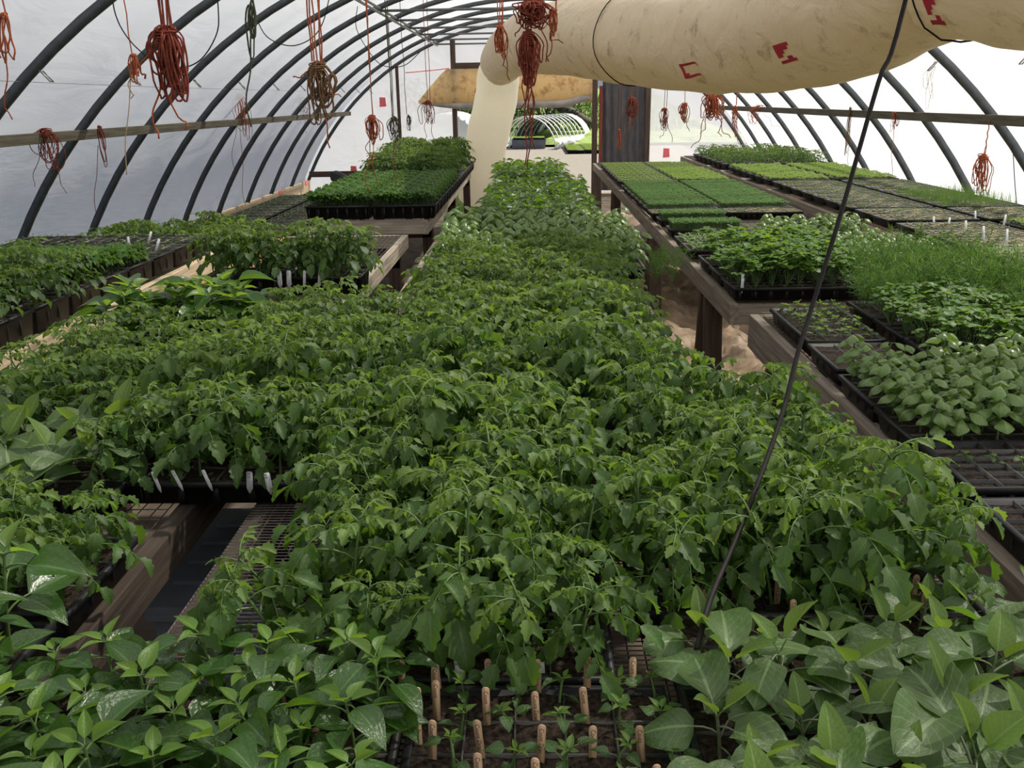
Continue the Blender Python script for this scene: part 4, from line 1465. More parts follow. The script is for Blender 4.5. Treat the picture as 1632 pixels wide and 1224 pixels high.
FS = ((590, 1130), (664, 1150), (668, 1190), (505, 1215), (595, 1200), (365, 1125), (455, 1120), (640, 1100), (690, 1110), (420, 1205), (90, 1200))
for i, (px, py) in enumerate(FS):
    p = on_z(px, py, zs_small)
    stick(p.x, p.y, zs_small, 0.055, 'wooden stick label among the glossy front peppers, %s from the left' % (POSN + ['eleventh'])[sorted(q[0] for q in FS).index(px)], 'stick labels among the front peppers', rs)
ES = ((1118, 962), (1172, 952), (1183, 978), (1238, 962), (1258, 978), (1296, 940), (1317, 975), (1271, 1000), (1450, 955), (1474, 985), (1127, 985), (1060, 950))
for i, (px, py) in enumerate(ES):
    p = on_z(px, py, zs_egg)
    stick(p.x, p.y, zs_egg, 0.052, 'wooden stick label between eggplants and tall tomatoes, %s from the left' % (POSN + ['eleventh', 'twelfth'])[sorted(q[0] for q in ES).index(px)], 'stick labels behind the eggplants', rs)

def tag_mesh(w, L):
    m = MB()
    c = w * 0.2
    prof = [(-w / 2 + c * 2, 0), (w / 2 - c * 2, 0), (w / 2, 0.02), (w / 2, L - c), (w / 2 - c, L), (-w / 2 + c, L), (-w / 2, L - c), (-w / 2, 0.02)]
    k = len(prof)
    vs_ = [(x, -0.0006, z) for x, z in prof] + [(x, 0.0006, z) for x, z in prof]
    fs = [tuple(range(k)), tuple(range(2 * k - 1, k - 1, -1))] + [(i, k + i, k + (i + 1) % k, (i + 1) % k) for i in range(k)]
    m.add(vs_, fs, 'tag_white')
    return m.mesh('tag')
TAGW, TAGN = tag_mesh(0.022, 0.085), tag_mesh(0.013, 0.085)
TT = [text_mesh('R B', 0.011, 'ink'), text_mesh('Jaune', 0.009, 'ink'), text_mesh('San M', 0.009, 'ink')]
def white_tag(p, wide, label, rot=0.0, lean=0.0, group=None, up=0.06, txt=True, sc=1.0):
    o = link('plant_tag', TAGW if wide else TAGN, None, T(p[0], p[1], p[2] - 0.085 * sc + up) @ RZ(rot) @ RYm(lean) @ Matrix.Scale(sc, 4))
    tag(o, label, 'plant tag', group)
    if txt:
        link('lettering', rs.choice(TT), o, T(0, -0.0009, 0.082) @ RXm(PI / 2) @ RZ(-PI / 2))
        if wide:
            link('lettering', rs.choice(TT), o, T(-0.007, -0.0009, 0.080) @ RXm(PI / 2) @ RZ(-PI / 2))
for i, (px, py, wide, ln) in enumerate(((254, 765, 0, -0.25), (289, 762, 0, -0.35), (336, 762, 0, -0.3), (396, 766, 1, 0.08), (430, 768, 1, -0.1))):
    p = on_y(px, py, 1.797)
    white_tag((p.x, p.y, p.z), wide, 'white plastic plant tag, %s from the left above the dark gap' % (ORD[i] if i else 'first'), 0.0, ln, None, 0.022, True, 0.62)
for i, (px, py, ln) in enumerate(((8, 645, 0.1), (20, 640, -0.2))):
    p = on_y(px, py, 2.24)
    white_tag((p.x, p.y, p.z), 1, 'white plastic plant tag at the left edge, %s one' % ('outer', 'inner')[i], 0.0, ln, None, 0.05)
for i, (px, py, wide) in enumerate(((735, 1065, 1), (865, 1060, 0), (697, 1060, 0))):
    p = on_y(px, py, 1.125)
    white_tag((p.x, p.y, p.z), wide, 'white plant tag in the shade under the drooping tomatoes, %s one' % ('middle', 'right', 'left')[i], 0.0, -0.05, None, 0.02, True, 0.7)
for i, (px, wide) in enumerate(((446, 1), (460, 1), (484, 0), (507, 0))):
    p = on_y(px, 448, 4.075)
    white_tag((p.x, p.y, p.z), wide, 'white tag on the drooping tomato tray of the wire bench, %s from left' % (ORD[i] if i else 'first'), 0.0, 0.05 * i, None, 0.05)
for i, (px, py, yy) in enumerate(((234, 382, 5.0), (206, 392, 4.7), (246, 395, 4.6))):
    p = on_y(px, py, yy)
    white_tag((p.x, p.y, p.z), 0, 'white tag standing in the left wall bench pots, %s one' % ('right back', 'left', 'right front')[i], 0.3, 0.35 if i != 1 else 0.0, None, 0.05, False)
for i, (px, py, yy) in enumerate(((1362, 313, 7.6), (1395, 310, 7.3), (1414, 312, 7.1), (1432, 317, 6.9), (1478, 324, 6.4), (1389, 330, 6.3), (1463, 343, 5.9), (1490, 357, 5.2), (1511, 359, 5.1), (1556, 348, 5.3), (1541, 365, 4.6), (1570, 375, 4.2), (1600, 355, 5.0), (1606, 380, 4.2))):
    p = on_y(px, py, yy)
    white_tag((p.x, p.y, p.z), 0, 'small white stake tag in the raised right bench trays, %s counting along' % (ORD[i] if 0 < i < 11 else 'nearest' if i == 13 else 'first' if i == 0 else 'near' + ' %s' % ('left', 'right')[i - 11]), 0.2, rs.uniform(-0.2, 0.2), None, 0.045, False)
p = on_y(1428, 470, 3.80)
white_tag((p.x, p.y, p.z), 1, 'white tag at the front right of the sawhorse bench', 0.1, 0.3, None, 0.05, True)
p = on_y(1183, 455, 3.80)
white_tag((p.x, p.y, p.z), 0, 'white tag at the front left corner of the sawhorse bench', 0.1, 0.0, None, 0.05, True)
p = on_y(1201, 390, 4.87)
white_tag((p.x, p.y, p.z), 0, 'white tag beside the single dark basil tray', 0.1, 0.0, None, 0.06, True)

# ------------------------------------------------------------------ inflated air duct
def catmull(P, t):
    n = len(P) - 1
    i = min(n - 1, int(t * n))
    f = t * n - i
    p0, p1, p2, p3 = P[max(0, i - 1)], P[i], P[i + 1], P[min(n, i + 2)]
    return [0.5 * (2 * b + (c - a) * f + (2 * a - 5 * b + 4 * c - d) * f * f + (3 * b - a - 3 * c + d) * f ** 3) for a, b, c, d in zip(p0, p1, p2, p3)]
DP = []
for px, py, yy, rr in ((2050, -120, 2.55, .26), (1720, -80, 2.8, .27), (1515, -62, 3.2, .245), (1350, 12, 3.7, .27), (1172, 60, 4.5, .255), (1000, 62, 5.7, .255), (905, 60, 6.6, .25), (850, 66, 7.7, .25), (815, 82, 9.6, .25), (797, 106, 11.0, .25), (790, 160, 11.9, .27), (772, 240, 12.2, .28), (762, 318, 12.4, .27)):
    w = on_y(px, py, yy)
    DP.append((w.x, w.y, w.z, rr))
def duct_pt(t, a, off=0.0):
    c = catmull(DP, t)
    c2 = catmull(DP, min(1, t + 0.004))
    c1 = catmull(DP, max(0, t - 0.004))
    d = (Vector(c2[:3]) - Vector(c1[:3])).normalized()
    s = d.cross(Vector((0, 0, 1)))
    if s.length < 0.2:
        s = d.cross(Vector((0, 1, 0)))
    s.normalize()
    u = s.cross(d).normalized()
    r = c[3] + off
    n = len(DP) - 1
    for k, amp in ((2, 0.035), (4, 0.022), (6.2, 0.010), (9.05, 0.07)):
        r -= amp * math.exp(-((t * n - k) / (0.05 if k < 9 else 0.13)) ** 2)
        near = math.exp(-((t * n - k) / 0.30) ** 2)
        r += 0.004 * near * math.sin(a * 17 + k)
    r += 0.004 * math.sin(a * 5 + t * 40) + 0.003 * math.sin(t * 160 + a * 2)
    return Vector(c[:3]) + (s * math.cos(a) + u * math.sin(a)) * r
m = MB()
NT, NA = 220, 36
vs_, fs = [], []
for i in range(NT + 1):
    for k in range(NA):
        vs_.append(duct_pt(i / NT, 2 * PI * k / NA))
for i in range(NT):
    for k in range(NA):
        fs.append((i * NA + k, i * NA + (k + 1) % NA, (i + 1) * NA + (k + 1) % NA, (i + 1) * NA + k))
IS = int(NT * 9.05 / 12)
fs_c = fs[IS * NA:]
m.add(vs_, fs[:IS * NA], 'duct')
mc = MB()
mc.add(vs_[IS * NA:], [tuple(q - IS * NA for q in f) for f in fs_c], 'chute')
duct = empty('air_duct', tuple(DP[5][:3]))
def reloc(me):
    me.transform(Matrix.Translation(-Vector(DP[5][:3])))
    return me
link('duct_tube', reloc(m.mesh('duct_tube', True)), duct)
link('duct_chute', reloc(mc.mesh('duct_chute', True)), duct)['label'] = 'limp tube coloured paler as if backlit, hanging down from the duct end'
tag(duct, 'big inflated off-white plastic air duct drooping at the upper right', 'air duct')
def proj(p):
    d = Vector(p) - Vector((0, 0, CAM_H))
    z = d.dot(FX)
    return 816 + 1411 * d.dot(RX) / z, 612 - 1411 * d.dot(UX) / z, z
def duct_at(px, py):
    best = None
    for i in range(10, 130):
        for k in range(72):
            t, a = i / 220, 2 * PI * k / 72
            q = proj(duct_pt(t, a))
            e = (q[0] - px) ** 2 + (q[1] - py) ** 2 + (q[2] * 40)
            if best is None or e < best[0]:
                best = (e, t, a)
    return best[1], best[2]
for (px, py, wt, wa, hole, nm) in ((1102, 112, 0.011, 0.15, 2, ''), (1253, 88, 0.012, 0.16, 1, ''), (1488, 12, 0.012, 0.22, 1, '')):
    t0, a0 = duct_at(px, py)
    m = MB()
    N = 6
    cells = {1: ((0, 2), (1, 2), (1, 3), (2, 2), (2, 3), (3, 3), (0, 3), (4, 4), (5, 4), (3, 4), (0, 1), (0, 4)), 2: ((1, 1), (1, 2), (1, 3), (1, 4), (2, 1), (2, 2), (2, 3), (2, 4), (3, 1), (3, 2), (3, 3), (3, 4), (4, 2), (4, 3), (4, 1), (0, 2), (0, 3), (0, 4))}[hole]
    vs_, fs = [], []
    for i in range(N + 1):
        for j in range(N + 1):
            vs_.append(duct_pt(t0 + wt * (i / N - 0.5), a0 + wa * 2 * (j / N - 0.5), 0.004))
    fs = [(i * (N + 1) + j, i * (N + 1) + j + 1, (i + 1) * (N + 1) + j + 1, (i + 1) * (N + 1) + j) for i in range(N) for j in range(N) if (i, j) not in cells]
    m.add(vs_, fs, 'sticker_red')
    link('torn_sticker', reloc(m.mesh('torn_sticker')), duct)['label'] = 'torn red sticker'
for (px, off) in ((962, 0.006), (1612, 0.006)):
    t0, a0 = duct_at(px, 20)
    m = MB()
    m.tube([duct_pt(t0, 2 * PI * k / 40, off) for k in range(40)], 0.0035, 'cable_black', 4, closed=True)
    link('hanger_wire', reloc(m.mesh('hanger_wire')), duct)

# ------------------------------------------------------------------ hanging twine bundles
def twine(name, label, px, knot, bottom, yy, wpx, n, mat_, cords=3, top=None, wraps=4, tails=(), tailmat=None, rad=0.0028, cat='twine', cordmat=None, seed=0):
    """cord from above, a gathered coil of loops (one continuous strand) and loose tails"""
    r = random.Random(seed + px * 3 + knot)
    if top is not None:              # tied to the purlin
        d_ = ray(px, knot)
        yy = 3.17 / abs(d_.x) * d_.y
        top = 1.46
    else:                            # hung from the nearest hoop's tie
        yy = 6.6 + 1.22 * round((yy - 6.6) / 1.22)
    k = on_y(px, knot, yy)
    b = on_y(px, bottom, yy)
    H = k.z - b.z
    Wd = wpx / 1411.0 * yy * 0.98
    root = empty(name, tuple(k))
    tz = top if top is not None else (2.58 if abs(k.x) < 1.6 else hoop_z(abs(k.x)) - 0.035)
    for i in range(cords):
        m = MB()
        ox, oy = r.uniform(-0.5, 0.5) * Wd * 0.3, r.uniform(-0.02, 0.02)
        N = 8
        pts = [(ox * (1 - t) + r.uniform(-0.004, 0.004) + ox * t * 1.8, oy + 0.3 * oy * t, (tz - k.z) * t) for t in [q / N for q in range(N + 1)]]
        m.tube(pts, rad, cordmat or mat_, 4)
        m_ = m.build('cord', root)
    pts = []
    for i in range(n):
        h = H * r.uniform(0.45, 1.0)
        wx = Wd * 0.42 * r.gauss(0, 0.55)
        wy = Wd * 0.42 * r.gauss(0, 0.55)
        sk = r.uniform(-0.2, 0.2) * Wd
        fat = Wd * r.uniform(0.06, 0.20)
        N = 14
        for q in range(N):
            a = 2 * PI * q / N
            g = (1 - math.cos(a)) / 2
            sh = min(1.0, g * 3.2) * (1 - 0.45 * g)
            pts.append((wx * sh + fat * math.sin(a) + sk * g + r.gauss(0, 0.03) * Wd, wy * sh + fat * 0.6 * math.sin(a) + r.gauss(0, 0.03) * Wd, -h * g + r.gauss(0, 0.012) * H))
    for i in range(wraps):
        for q in range(10):
            a = 2 * PI * q / 10
            rr = Wd * 0.22 * r.uniform(0.8, 1.2)
            pts.append((rr * math.cos(a), rr * math.sin(a), -H * (0.04 + 0.035 * i) + 0.3 * rr * math.sin(a)))
    if pts:
        m = MB()
        sm_ = [Vector(pts[0])]
        for a_, b_ in zip(pts[:-1], pts[1:]):
            a_, b_ = Vector(a_), Vector(b_)
            sm_ += [a_.lerp(b_, 0.25), a_.lerp(b_, 0.75)]
        m.tube(sm_, rad, mat_, 4)
        m.build('coil', root, smooth=True)
    for (dx, y0, y1, wob) in tails:
        m = MB()
        y0 = min(y0, knot + 0.45 * (bottom - knot)) if n else y0
        c0, c1 = on_y(px + dx * 0.2, y0, yy) - k, on_y(px + dx, y1, yy) - k
        N = 14
        pp = []
        for q in range(N + 1):
            t = q / N
            p = c0.lerp(c1, t)
            ws = wob / 1411 * yy
            pp.append((p.x + ws * math.sin(t * 9 + dx) * t, p.y + ws * math.cos(t * 7) * t, p.z + (ws * 0.6 * math.sin(t * 15) if t > 0.7 else 0)))
        m.tube(pp, rad * 0.9, tailmat or mat_, 4)
        m.build('tail', root, smooth=True)
    return tag(root, label, cat, 'hanging twine bundles')

TB = 'twine_bundle'
twine(TB, 'largest orange twine bundle, knotted, hanging at the upper left', 263, 42, 170, 3.1, 62, 30, 'twine_red', 7, None, 9, ((-20, 165, 225, 8), (25, 165, 212, 10), (-45, 55, 130, 10)), 'twine_orange', 0.0034)
twine(TB, 'loose orange twine loops at the very top left edge', 8, 20, 110, 3.0, 40, 5, 'twine_orange', 1, None, 0, ((4, 90, 195, 10),), 'twine_orange', 0.0028)
twine(TB, 'small orange tangle with a pale tail left of the largest bundle', 212, 85, 135, 3.6, 18, 5, 'twine_orange', 1, None, 2, ((-14, 120, 280, 3), (-6, 110, 160, 6)), 'twine_pale')
twine(TB, 'orange twine coil looped over the left purlin beside the first hoop', 70, 205, 280, 6.0, 50, 12, 'twine_red', 2, 1.75, 3, ((35, 230, 310, 4), (-20, 235, 300, 4)), 'twine_red')
twine(TB, 'thin orange twine hanging below the left purlin between two hoops', 158, 200, 270, 6.6, 16, 4, 'twine_red', 1, 1.62, 1, ((-8, 260, 345, 3),), 'twine_red')
twine(TB, 'dark green cord hanging in long loops at the upper left', 402, 0, 98, 4.2, 26, 4, 'twine_green', 1, None, 0, ((-8, 90, 205, 6),), 'twine_green', 0.004)
twine(TB, 'mixed olive and orange twine bundle below the upper left hoops', 505, 98, 200, 4.6, 52, 20, 'twine_olive', 5, None, 6, ((30, 120, 158, 8), (22, 180, 238, 4), (-35, 110, 125, 4)), 'twine_orange', 0.0034, cordmat='twine_orange')
twine(TB, 'red tangle on the left purlin with thin tails', 380, 150, 235, 7.4, 30, 8, 'twine_orange', 2, 1.9, 2, ((10, 220, 330, 4), (-12, 200, 300, 5)), 'twine_red')
twine(TB, 'faint reddish loops at the purlin left of the olive bundle', 483, 155, 190, 8.0, 24, 6, 'twine_red', 1, 1.8, 2, ((4, 180, 215, 4),), 'twine_red')
twine(TB, 'orange bundle on a long cord above the dense green trays', 592, 183, 235, 6.4, 26, 16, 'twine_orange', 3, None, 5, ((-6, 225, 262, 10), (6, 225, 300, 4), (-8, 230, 310, 5)), 'twine_orange', 0.0032)
twine(TB, 'dark green bundle on a long cord right of the orange one', 628, 186, 232, 6.6, 20, 10, 'twine_green', 3, None, 4, ((0, 225, 300, 3), (6, 230, 300, 4)), 'twine_olive', 0.003)
twine(TB, 'small dark twine ring hanging by the thin far post', 650, 183, 212, 9.0, 14, 5, 'twine_green', 1, None, 0, (), None, 0.003)
twine(TB, 'reddish bundle hanging before the left end of the canvas', 682, 160, 198, 8.6, 22, 10, 'twine_red', 2, None, 3, ((-6, 190, 225, 4), (12, 180, 232, 4)), 'twine_red')
twine(TB, 'dark red mass of twine overlapping the duct at the top centre', 850, 2, 46, 3.7, 74, 44, 'twine_red', 6, None, 4, ((28, 20, 100, 5), (42, 20, 72, 8), (-28, 10, 60, 4)), 'twine_red', 0.0030)
twine(TB, 'long tapering dark red twine bundle at the end of the duct', 842, 48, 142, 3.8, 34, 40, 'twine_red', 4, None, 6, ((4, 125, 195, 6), (-2, 125, 200, 5), (8, 130, 190, 5), (-6, 190, 265, 4), (2, 190, 270, 4), (10, 180, 240, 4), (-12, 120, 178, 6)), 'twine_red', 0.0030)
twine(TB, 'loose orange twine strands hanging left of the duct end', 797, 40, 95, 5.2, 26, 12, 'twine_orange', 5, None, 2, ((10, 85, 112, 5), (16, 85, 130, 3)), 'twine_red', 0.0030)
twine(TB, 'short frayed orange twine on the right of the dark red mass', 884, 14, 62, 3.9, 18, 10, 'twine_orange', 2, None, 1, ((-10, 50, 100, 4),), 'twine_red', 0.0028)
twine(TB, 'red twine bundle hanging before the grey door curtain', 1007, 155, 200, 8.2, 24, 14, 'twine_red', 3, None, 4, ((-3, 190, 205, 3), (-10, 195, 222, 3)), 'twine_orange')
twine(TB, 'thin orange twine tail against the lower grey door curtain', 987, 205, 246, 8.6, 8, 5, 'twine_orange', 1, None, 1, (), None, 0.0025)
twine(TB, 'small red bundle just right of the grey door curtain', 1059, 172, 212, 8.8, 20, 10, 'twine_red', 2, None, 3, ((14, 190, 228, 2), (-4, 205, 222, 3)), 'twine_red')
twine(TB, 'oval red coil hanging under the middle of the duct', 1091, 164, 198, 8.4, 20, 16, 'twine_orange', 1, None, 1, ((6, 195, 210, 2),), 'twine_green')
twine(TB, 'bushy orange bundle under the widest part of the duct', 1136, 148, 192, 7.2, 42, 30, 'twine_orange', 5, None, 5, ((-18, 180, 215, 4), (16, 180, 220, 6), (-30, 185, 238, 5), (24, 190, 222, 5)), 'twine_orange', 0.0032)
twine(TB, 'limp orange strands right of the bushy bundle', 1172, 168, 225, 8.6, 14, 7, 'twine_orange', 2, None, 1, ((6, 210, 236, 3),), 'twine_orange')
twine(TB, 'orange tangle wound on the right purlin', 1210, 168, 200, 9.2, 36, 8, 'twine_orange', 1, 1.75, 2, ((30, 180, 205, 4), (-4, 185, 205, 3)), 'twine_orange')
twine(TB, 'thin olive twine hanging from the right purlin below the duct', 1356, 170, 250, 8.8, 12, 5, 'twine_olive', 2, 1.9, 1, ((-6, 240, 292, 4),), 'twine_olive')
twine(TB, 'orange loops with a long tail below the right purlin', 1426, 178, 215, 8.0, 18, 6, 'twine_orange', 2, 1.62, 1, ((-6, 200, 290, 4),), 'twine_orange')
twine(TB, 'orange twine bundle low at the right edge beside a hoop', 1568, 245, 315, 5.6, 34, 14, 'twine_orange', 2, 1.9, 4, ((-12, 290, 385, 3), (-8, 300, 350, 6)), 'twine_orange', 0.0034)
twine(TB, 'faint loose twine loop near the upper right hoop', 1490, 105, 175, 6.6, 30, 3, 'twine_pale', 1, None, 0, (), None, 0.0016)

# thin wires and the long black cable
def line_thing(name, label, pts, rad, mat_, cat, n=5, sub=6):
    P = [tuple(p) for p in pts]
    N = (len(P) - 1) * sub
    m = MB()
    m.tube([catmull(P, i / N) for i in range(N + 1)], rad, mat_, n)
    return tag(m.build(name, smooth=True), label, cat)
CB = []
for px, py, yy in ((1443, 0, 1.72), (1400, 130, 1.70), (1343, 330, 1.66), (1303, 460, 1.62), (1272, 560, 1.56), (1252, 640, 1.50), (1226, 720, 1.42), (1198, 795, 1.34), (1168, 870, 1.26), (1132, 955, 1.16), (1110, 1035, 1.08)):
    CB.append(on_y(px, py, yy))
CB.insert(0, Vector((CB[0].x + 0.10, 1.72, 2.57)))
line_thing('hanging_cable', 'long black cable hanging from the roof down into the eggplants', CB, 0.0045, 'cable_black', 'cable')
line_thing('wire_loop', 'thin black wire loop hanging behind the largest orange bundle', [on_y(px, py, 3.6) for px, py in ((176, -60), (182, 15), (205, 62), (243, 95), (285, 108), (320, 95), (345, 55), (348, 15), (340, -60))], 0.0026, 'cable_black', 'wire')
line_thing('wire_loop', 'thin black wire arc between the upper left hoops', [on_y(px, py, 4.6) for px, py in ((405, 20), (425, 58), (462, 73), (495, 62), (515, 35), (528, -20))], 0.0026, 'cable_black', 'wire')
line_thing('wire_loop', 'thin black wire arc beside the long orange cord', [on_y(px, py, 7.0) for px, py in ((570, 10), (568, 45), (590, 85), (612, 105), (645, 104), (672, 80))], 0.003, 'cable_black', 'wire')
line_thing('guide_wire', 'thin horizontal wire along the left wall above the purlin', [(-2.95, 4.0, 1.80), (-2.95, 8.0, 1.79), (-2.95, 12.0, 1.80)], 0.002, 'wire_light', 'wire')
line_thing('drip_line', 'thin dark line hanging down the right plastic wall', [on_y(px, py, 6.0) for px, py in ((1614, 232), (1618, 300), (1624, 358))], 0.003, 'cable_black', 'wire')

# ------------------------------------------------------------------ odds and ends inside
def crate(name, label, cat, x0, x1, y0, y1, z0, h, mat_, rim=0.012, rz=0.0, lid=None):
    root = empty(name, ((x0 + x1) / 2, (y0 + y1) / 2, z0), rz)
    a, b = (x1 - x0) / 2, (y1 - y0) / 2
    m = MB()
    t = 0.006
    k = 0.03
    o_ = [(-a + k, -b + k, 0), (a - k, -b + k, 0), (a - k, b - k, 0), (-a + k, b - k, 0), (-a, -b, h), (a, -b, h), (a, b, h), (-a, b, h), (-a + t, -b + t, h), (a - t, -b + t, h), (a - t, b - t, h), (-a + t, b - t, h), (-a + k + t, -b + k + t, t), (a - k - t, -b + k + t, t), (a - k - t, b - k - t, t), (-a + k + t, b - k - t, t)]
    fs = [(3, 2, 1, 0), (12, 13, 14, 15)]
    for r0 in range(3):
        for q in range(4):
            q2 = (q + 1) % 4
            fs.append((r0 * 4 + q, r0 * 4 + q2, r0 * 4 + 4 + q2, r0 * 4 + 4 + q))
    m.add(o_, fs, mat_)
    m.build('body', root)
    m = MB()
    for (lo, hi) in (((-a - rim, -b - rim, h - 0.02), (a + rim, -b, h)), ((-a - rim, b, h - 0.02), (a + rim, b + rim, h)), ((-a - rim, -b, h - 0.02), (-a, b, h)), ((a, -b, h - 0.02), (a + rim, b, h))):
        m.box(lo, hi, mat_)
    m.build('rim', root)
    if lid:
        m = MB()
        m.box((-a - 0.01, -b - 0.01, h), (a + 0.01, b + 0.01, h + 0.02), lid)
        for q in (-0.6, -0.2, 0.2, 0.6):
            m.box((-a * 0.9, b * q - 0.01, h + 0.02), (a * 0.9, b * q + 0.01, h + 0.03), lid)
        m.build('lid', root)
    return tag(root, label, cat)
crate('storage_tote', 'grey plastic tote with ridged lid under the wire bench gap, farther one', 'tote', -0.98, -0.52, 1.95, 2.5, 0.002, 0.42, 'plastic_grey', lid='plastic_grey')
crate('storage_tote', 'grey plastic tote standing in the gap at the lower left', 'tote', -0.93, -0.62, 1.20, 1.50, 0.002, 0.50, 'plastic_grey', lid='plastic_grey')
crate('plastic_bin', 'blue plastic bin outside the far doorway at left', 'bin', -2.02, -1.66, 18.4, 19.0, 0.0, 0.55, 'plastic_blue')
# soil-filled wooden box between the benches at the right
root = empty('soil_box', (1.0, 1.62, 0.0))
for (p0, p1) in (((-0.24, -0.19, 0.62), (0.30, -0.19, 0.62)), ((-0.24, 0.22, 0.62), (0.30, 0.22, 0.62))):
    board('box_board', p0, p1, 0.03, 0.10, 'wood_grey', root)
for x_ in (-0.255, 0.315):
    board('box_board', (x_, -0.2, 0.62), (x_, 0.23, 0.62), 0.03, 0.10, 'wood_grey', root)
m = MB()
m.box((-0.24, -0.175, 0.60), (0.30, 0.205, 0.64), 'soil')
m.build('potting_soil', root)
for x_ in (-0.2, 0.26):
    for y_ in (-0.15, 0.18):
        board('leg', (x_, y_, 0.0), (x_, y_, 0.60), 0.05, 0.05, 'wood_dark', root)
tag(root, 'dark soil-filled wooden box low beside the right bench', 'soil box')

# crumpled brown sheet on the right aisle floor
m = MB()
nx, ny = 44, 260
vs_, fs = [], []
r = random.Random(4)
hh = [[r.uniform(0, 1) for _ in range(nx + 1)] for _ in range(ny + 1)]
for j in range(ny + 1):
    for i in range(nx + 1):
        e = min(1, i / 2, (nx - i) / 2)
        vs_.append((0.50 + 1.6 * i / nx + 0.03 * math.sin(j * 0.15), 2.3 + 10.5 * j / ny, 0.008 + e * (0.045 * hh[j][i] ** 2 + 0.03 * (1 + math.sin(i * 0.55 + 1.7 * math.sin(j * 0.09))) + 0.02 * (1 + math.sin(j * 0.33 + i * 0.2)))))
for j in range(ny):
    for i in range(nx):
        q = j * (nx + 1) + i
        fs.append((q, q + 1, q + nx + 2, q + nx + 1))
m.add(vs_, fs, 'sheet_brown')
tag(m.build('ground_sheet', smooth=True), 'crumpled brown plastic sheet on the ground under the sawhorse bench', 'ground sheet')
# black pipe roll at the far left base
p0, p1 = on_y(536, 282, 14.2), on_y(566, 298, 13.2)
root = empty('black_roll', tuple(p0))
m = MB()
d = p1 - p0
m.tube([Vector((0, 0, 0)), d], 0.10, 'cable_black', 14)
m.build('roll', root)
for t in (0.1, 0.75):
    q = d * t
    board('support', (q.x, q.y, -p0.z), (q.x, q.y, q.z - 0.09), 0.06, 0.06, 'wood_dark', root)
tag(root, 'short black roll on props at the far left end', 'roll')
# pink flags on the plastic
for i, (px, py, yy) in enumerate(((610, 163, Y_FAR - 0.01), (564, 272, Y_FAR - 0.01), (1062, 244, Y_FAR - 0.01))):
    p = on_y(px, py, yy)
    m = MB()
    a = 0.06
    m.add([(-a, 0, -0.08), (a, 0, -0.07), (a * 0.8, -0.006, 0.08), (-a * 0.9, 0, 0.085), (-a, 0.004, -0.08), (a, 0.004, -0.07), (a * 0.8, -0.002, 0.08), (-a * 0.9, 0.004, 0.085)], [(0, 1, 2, 3), (7, 6, 5, 4), (0, 4, 5, 1), (1, 5, 6, 2), (2, 6, 7, 3), (3, 7, 4, 0)], 'flag_pink')
    tag(m.build('tape_flag', None, T(*p)), 'pink tape flag on the far plastic wall, %s one' % ('upper left', 'lower left', 'right')[i], 'flag')
for i, (px, py) in enumerate(((450, 329), (518, 290))):
    d = ray(px, py)
    k_ = -4.0 / d.x
    p = Vector((0, 0, CAM_H)) + d * k_
    m = MB()
    m.box((-0.004, -0.10, -0.03), (0.004, 0.10, 0.04), 'flag_pink')
    tag(m.build('tape_flag', None, T(-4.004, min(p.y, Y_FAR - 0.3), 0.29)), 'pink tape on the left base rail, %s one' % ('nearer', 'farther')[i], 'flag')
line_thing('tape_line', 'thin pink tape line stretched across the far plastic wall', [on_y(px, py, Y_FAR - 0.03) for px, py in ((646, 116), (690, 112), (716, 109))], 0.008, 'flag_pink', 'tape')

# ------------------------------------------------------------------ outside beyond the door
def blades(name, label, x0, x1, y0, y1, n, h, mat_, cat, zf=lambda x, y: 0.0, seed=3):
    r = random.Random(seed)
    m = MB()
    for i in range(n):
        x, y = r.uniform(x0, x1), r.uniform(y0, y1)
        z = zf(x, y)
        hh_ = h * r.uniform(0.5, 1.2)
        w_ = h * 0.09
        t = Vector((x + r.gauss(0, 0.3) * h, y + r.gauss(0, 0.3) * h, z + hh_))
        m.add([(x - w_, y, z), (x + w_, y, z), t], [(0, 1, 2)], mat_)
    return tag(m.build(name), label, cat, None, 'stuff')
blades('weeds', 'bright green weeds on the floor below the white chute', -1.25, -0.55, 13.4, 16.2, 1500, 0.16, 'grass_blade', 'weeds')
blades('grass_patch', 'long bright grass on the slope beyond the yard', -4, 7, 36.2, 50, 5000, 0.26, 'grass_blade', 'grass', hill, 5)

def bush(x, y, z, rx, rz_, seed, label):
    r = random.Random(seed)
    root = empty('bush', (x, y, z))
    m = MB()
    for i in range(1500):
        u = Vector((r.gauss(0, 1), r.gauss(0, 1), r.gauss(0, 1))).normalized() * (r.uniform(0.6, 1.0))
        p = Vector((u.x * rx, u.y * rx * 0.7, rz_ + u.z * rz_))
        d1 = Vector((r.gauss(0, 1), r.gauss(0, 1), r.gauss(0, 1))).normalized() * 0.11
        d2 = d1.cross(Vector((r.gauss(0, 1), r.gauss(0, 1), 1))).normalized() * 0.05
        m.add([p, p + d1 * 0.5 + d2, p + d1, p + d1 * 0.5 - d2], [(0, 1, 2, 3)], 'bush_leaf')
    tag(m.build('foliage', root), kind='stuff')
    m = MB()
    for i in range(5):
        a = i * 1.3
        m.tube([(0, 0, 0), (0.3 * rx * math.cos(a), 0.3 * rx * math.sin(a), rz_), (0.7 * rx * math.cos(a), 0.5 * rx * math.sin(a), rz_ * 1.6)], [0.05, 0.035, 0.01], 'bark', 5)
    m.build('trunk', root)
    return tag(root, label, 'bush')
bush(-4.2, 38, hill(-4, 38) - 0.1, 2.0, 1.25, 1, 'dark bush behind the white tunnel, left of the chute')
bush(0.6, 37, hill(0, 37) - 0.1, 1.7, 1.2, 2, 'dark green bush behind the hooped low tunnel')
bush(-1.5, 39, hill(-1.5, 39) - 0.1, 2.0, 1.5, 4, 'dark bush just right of the white chute')
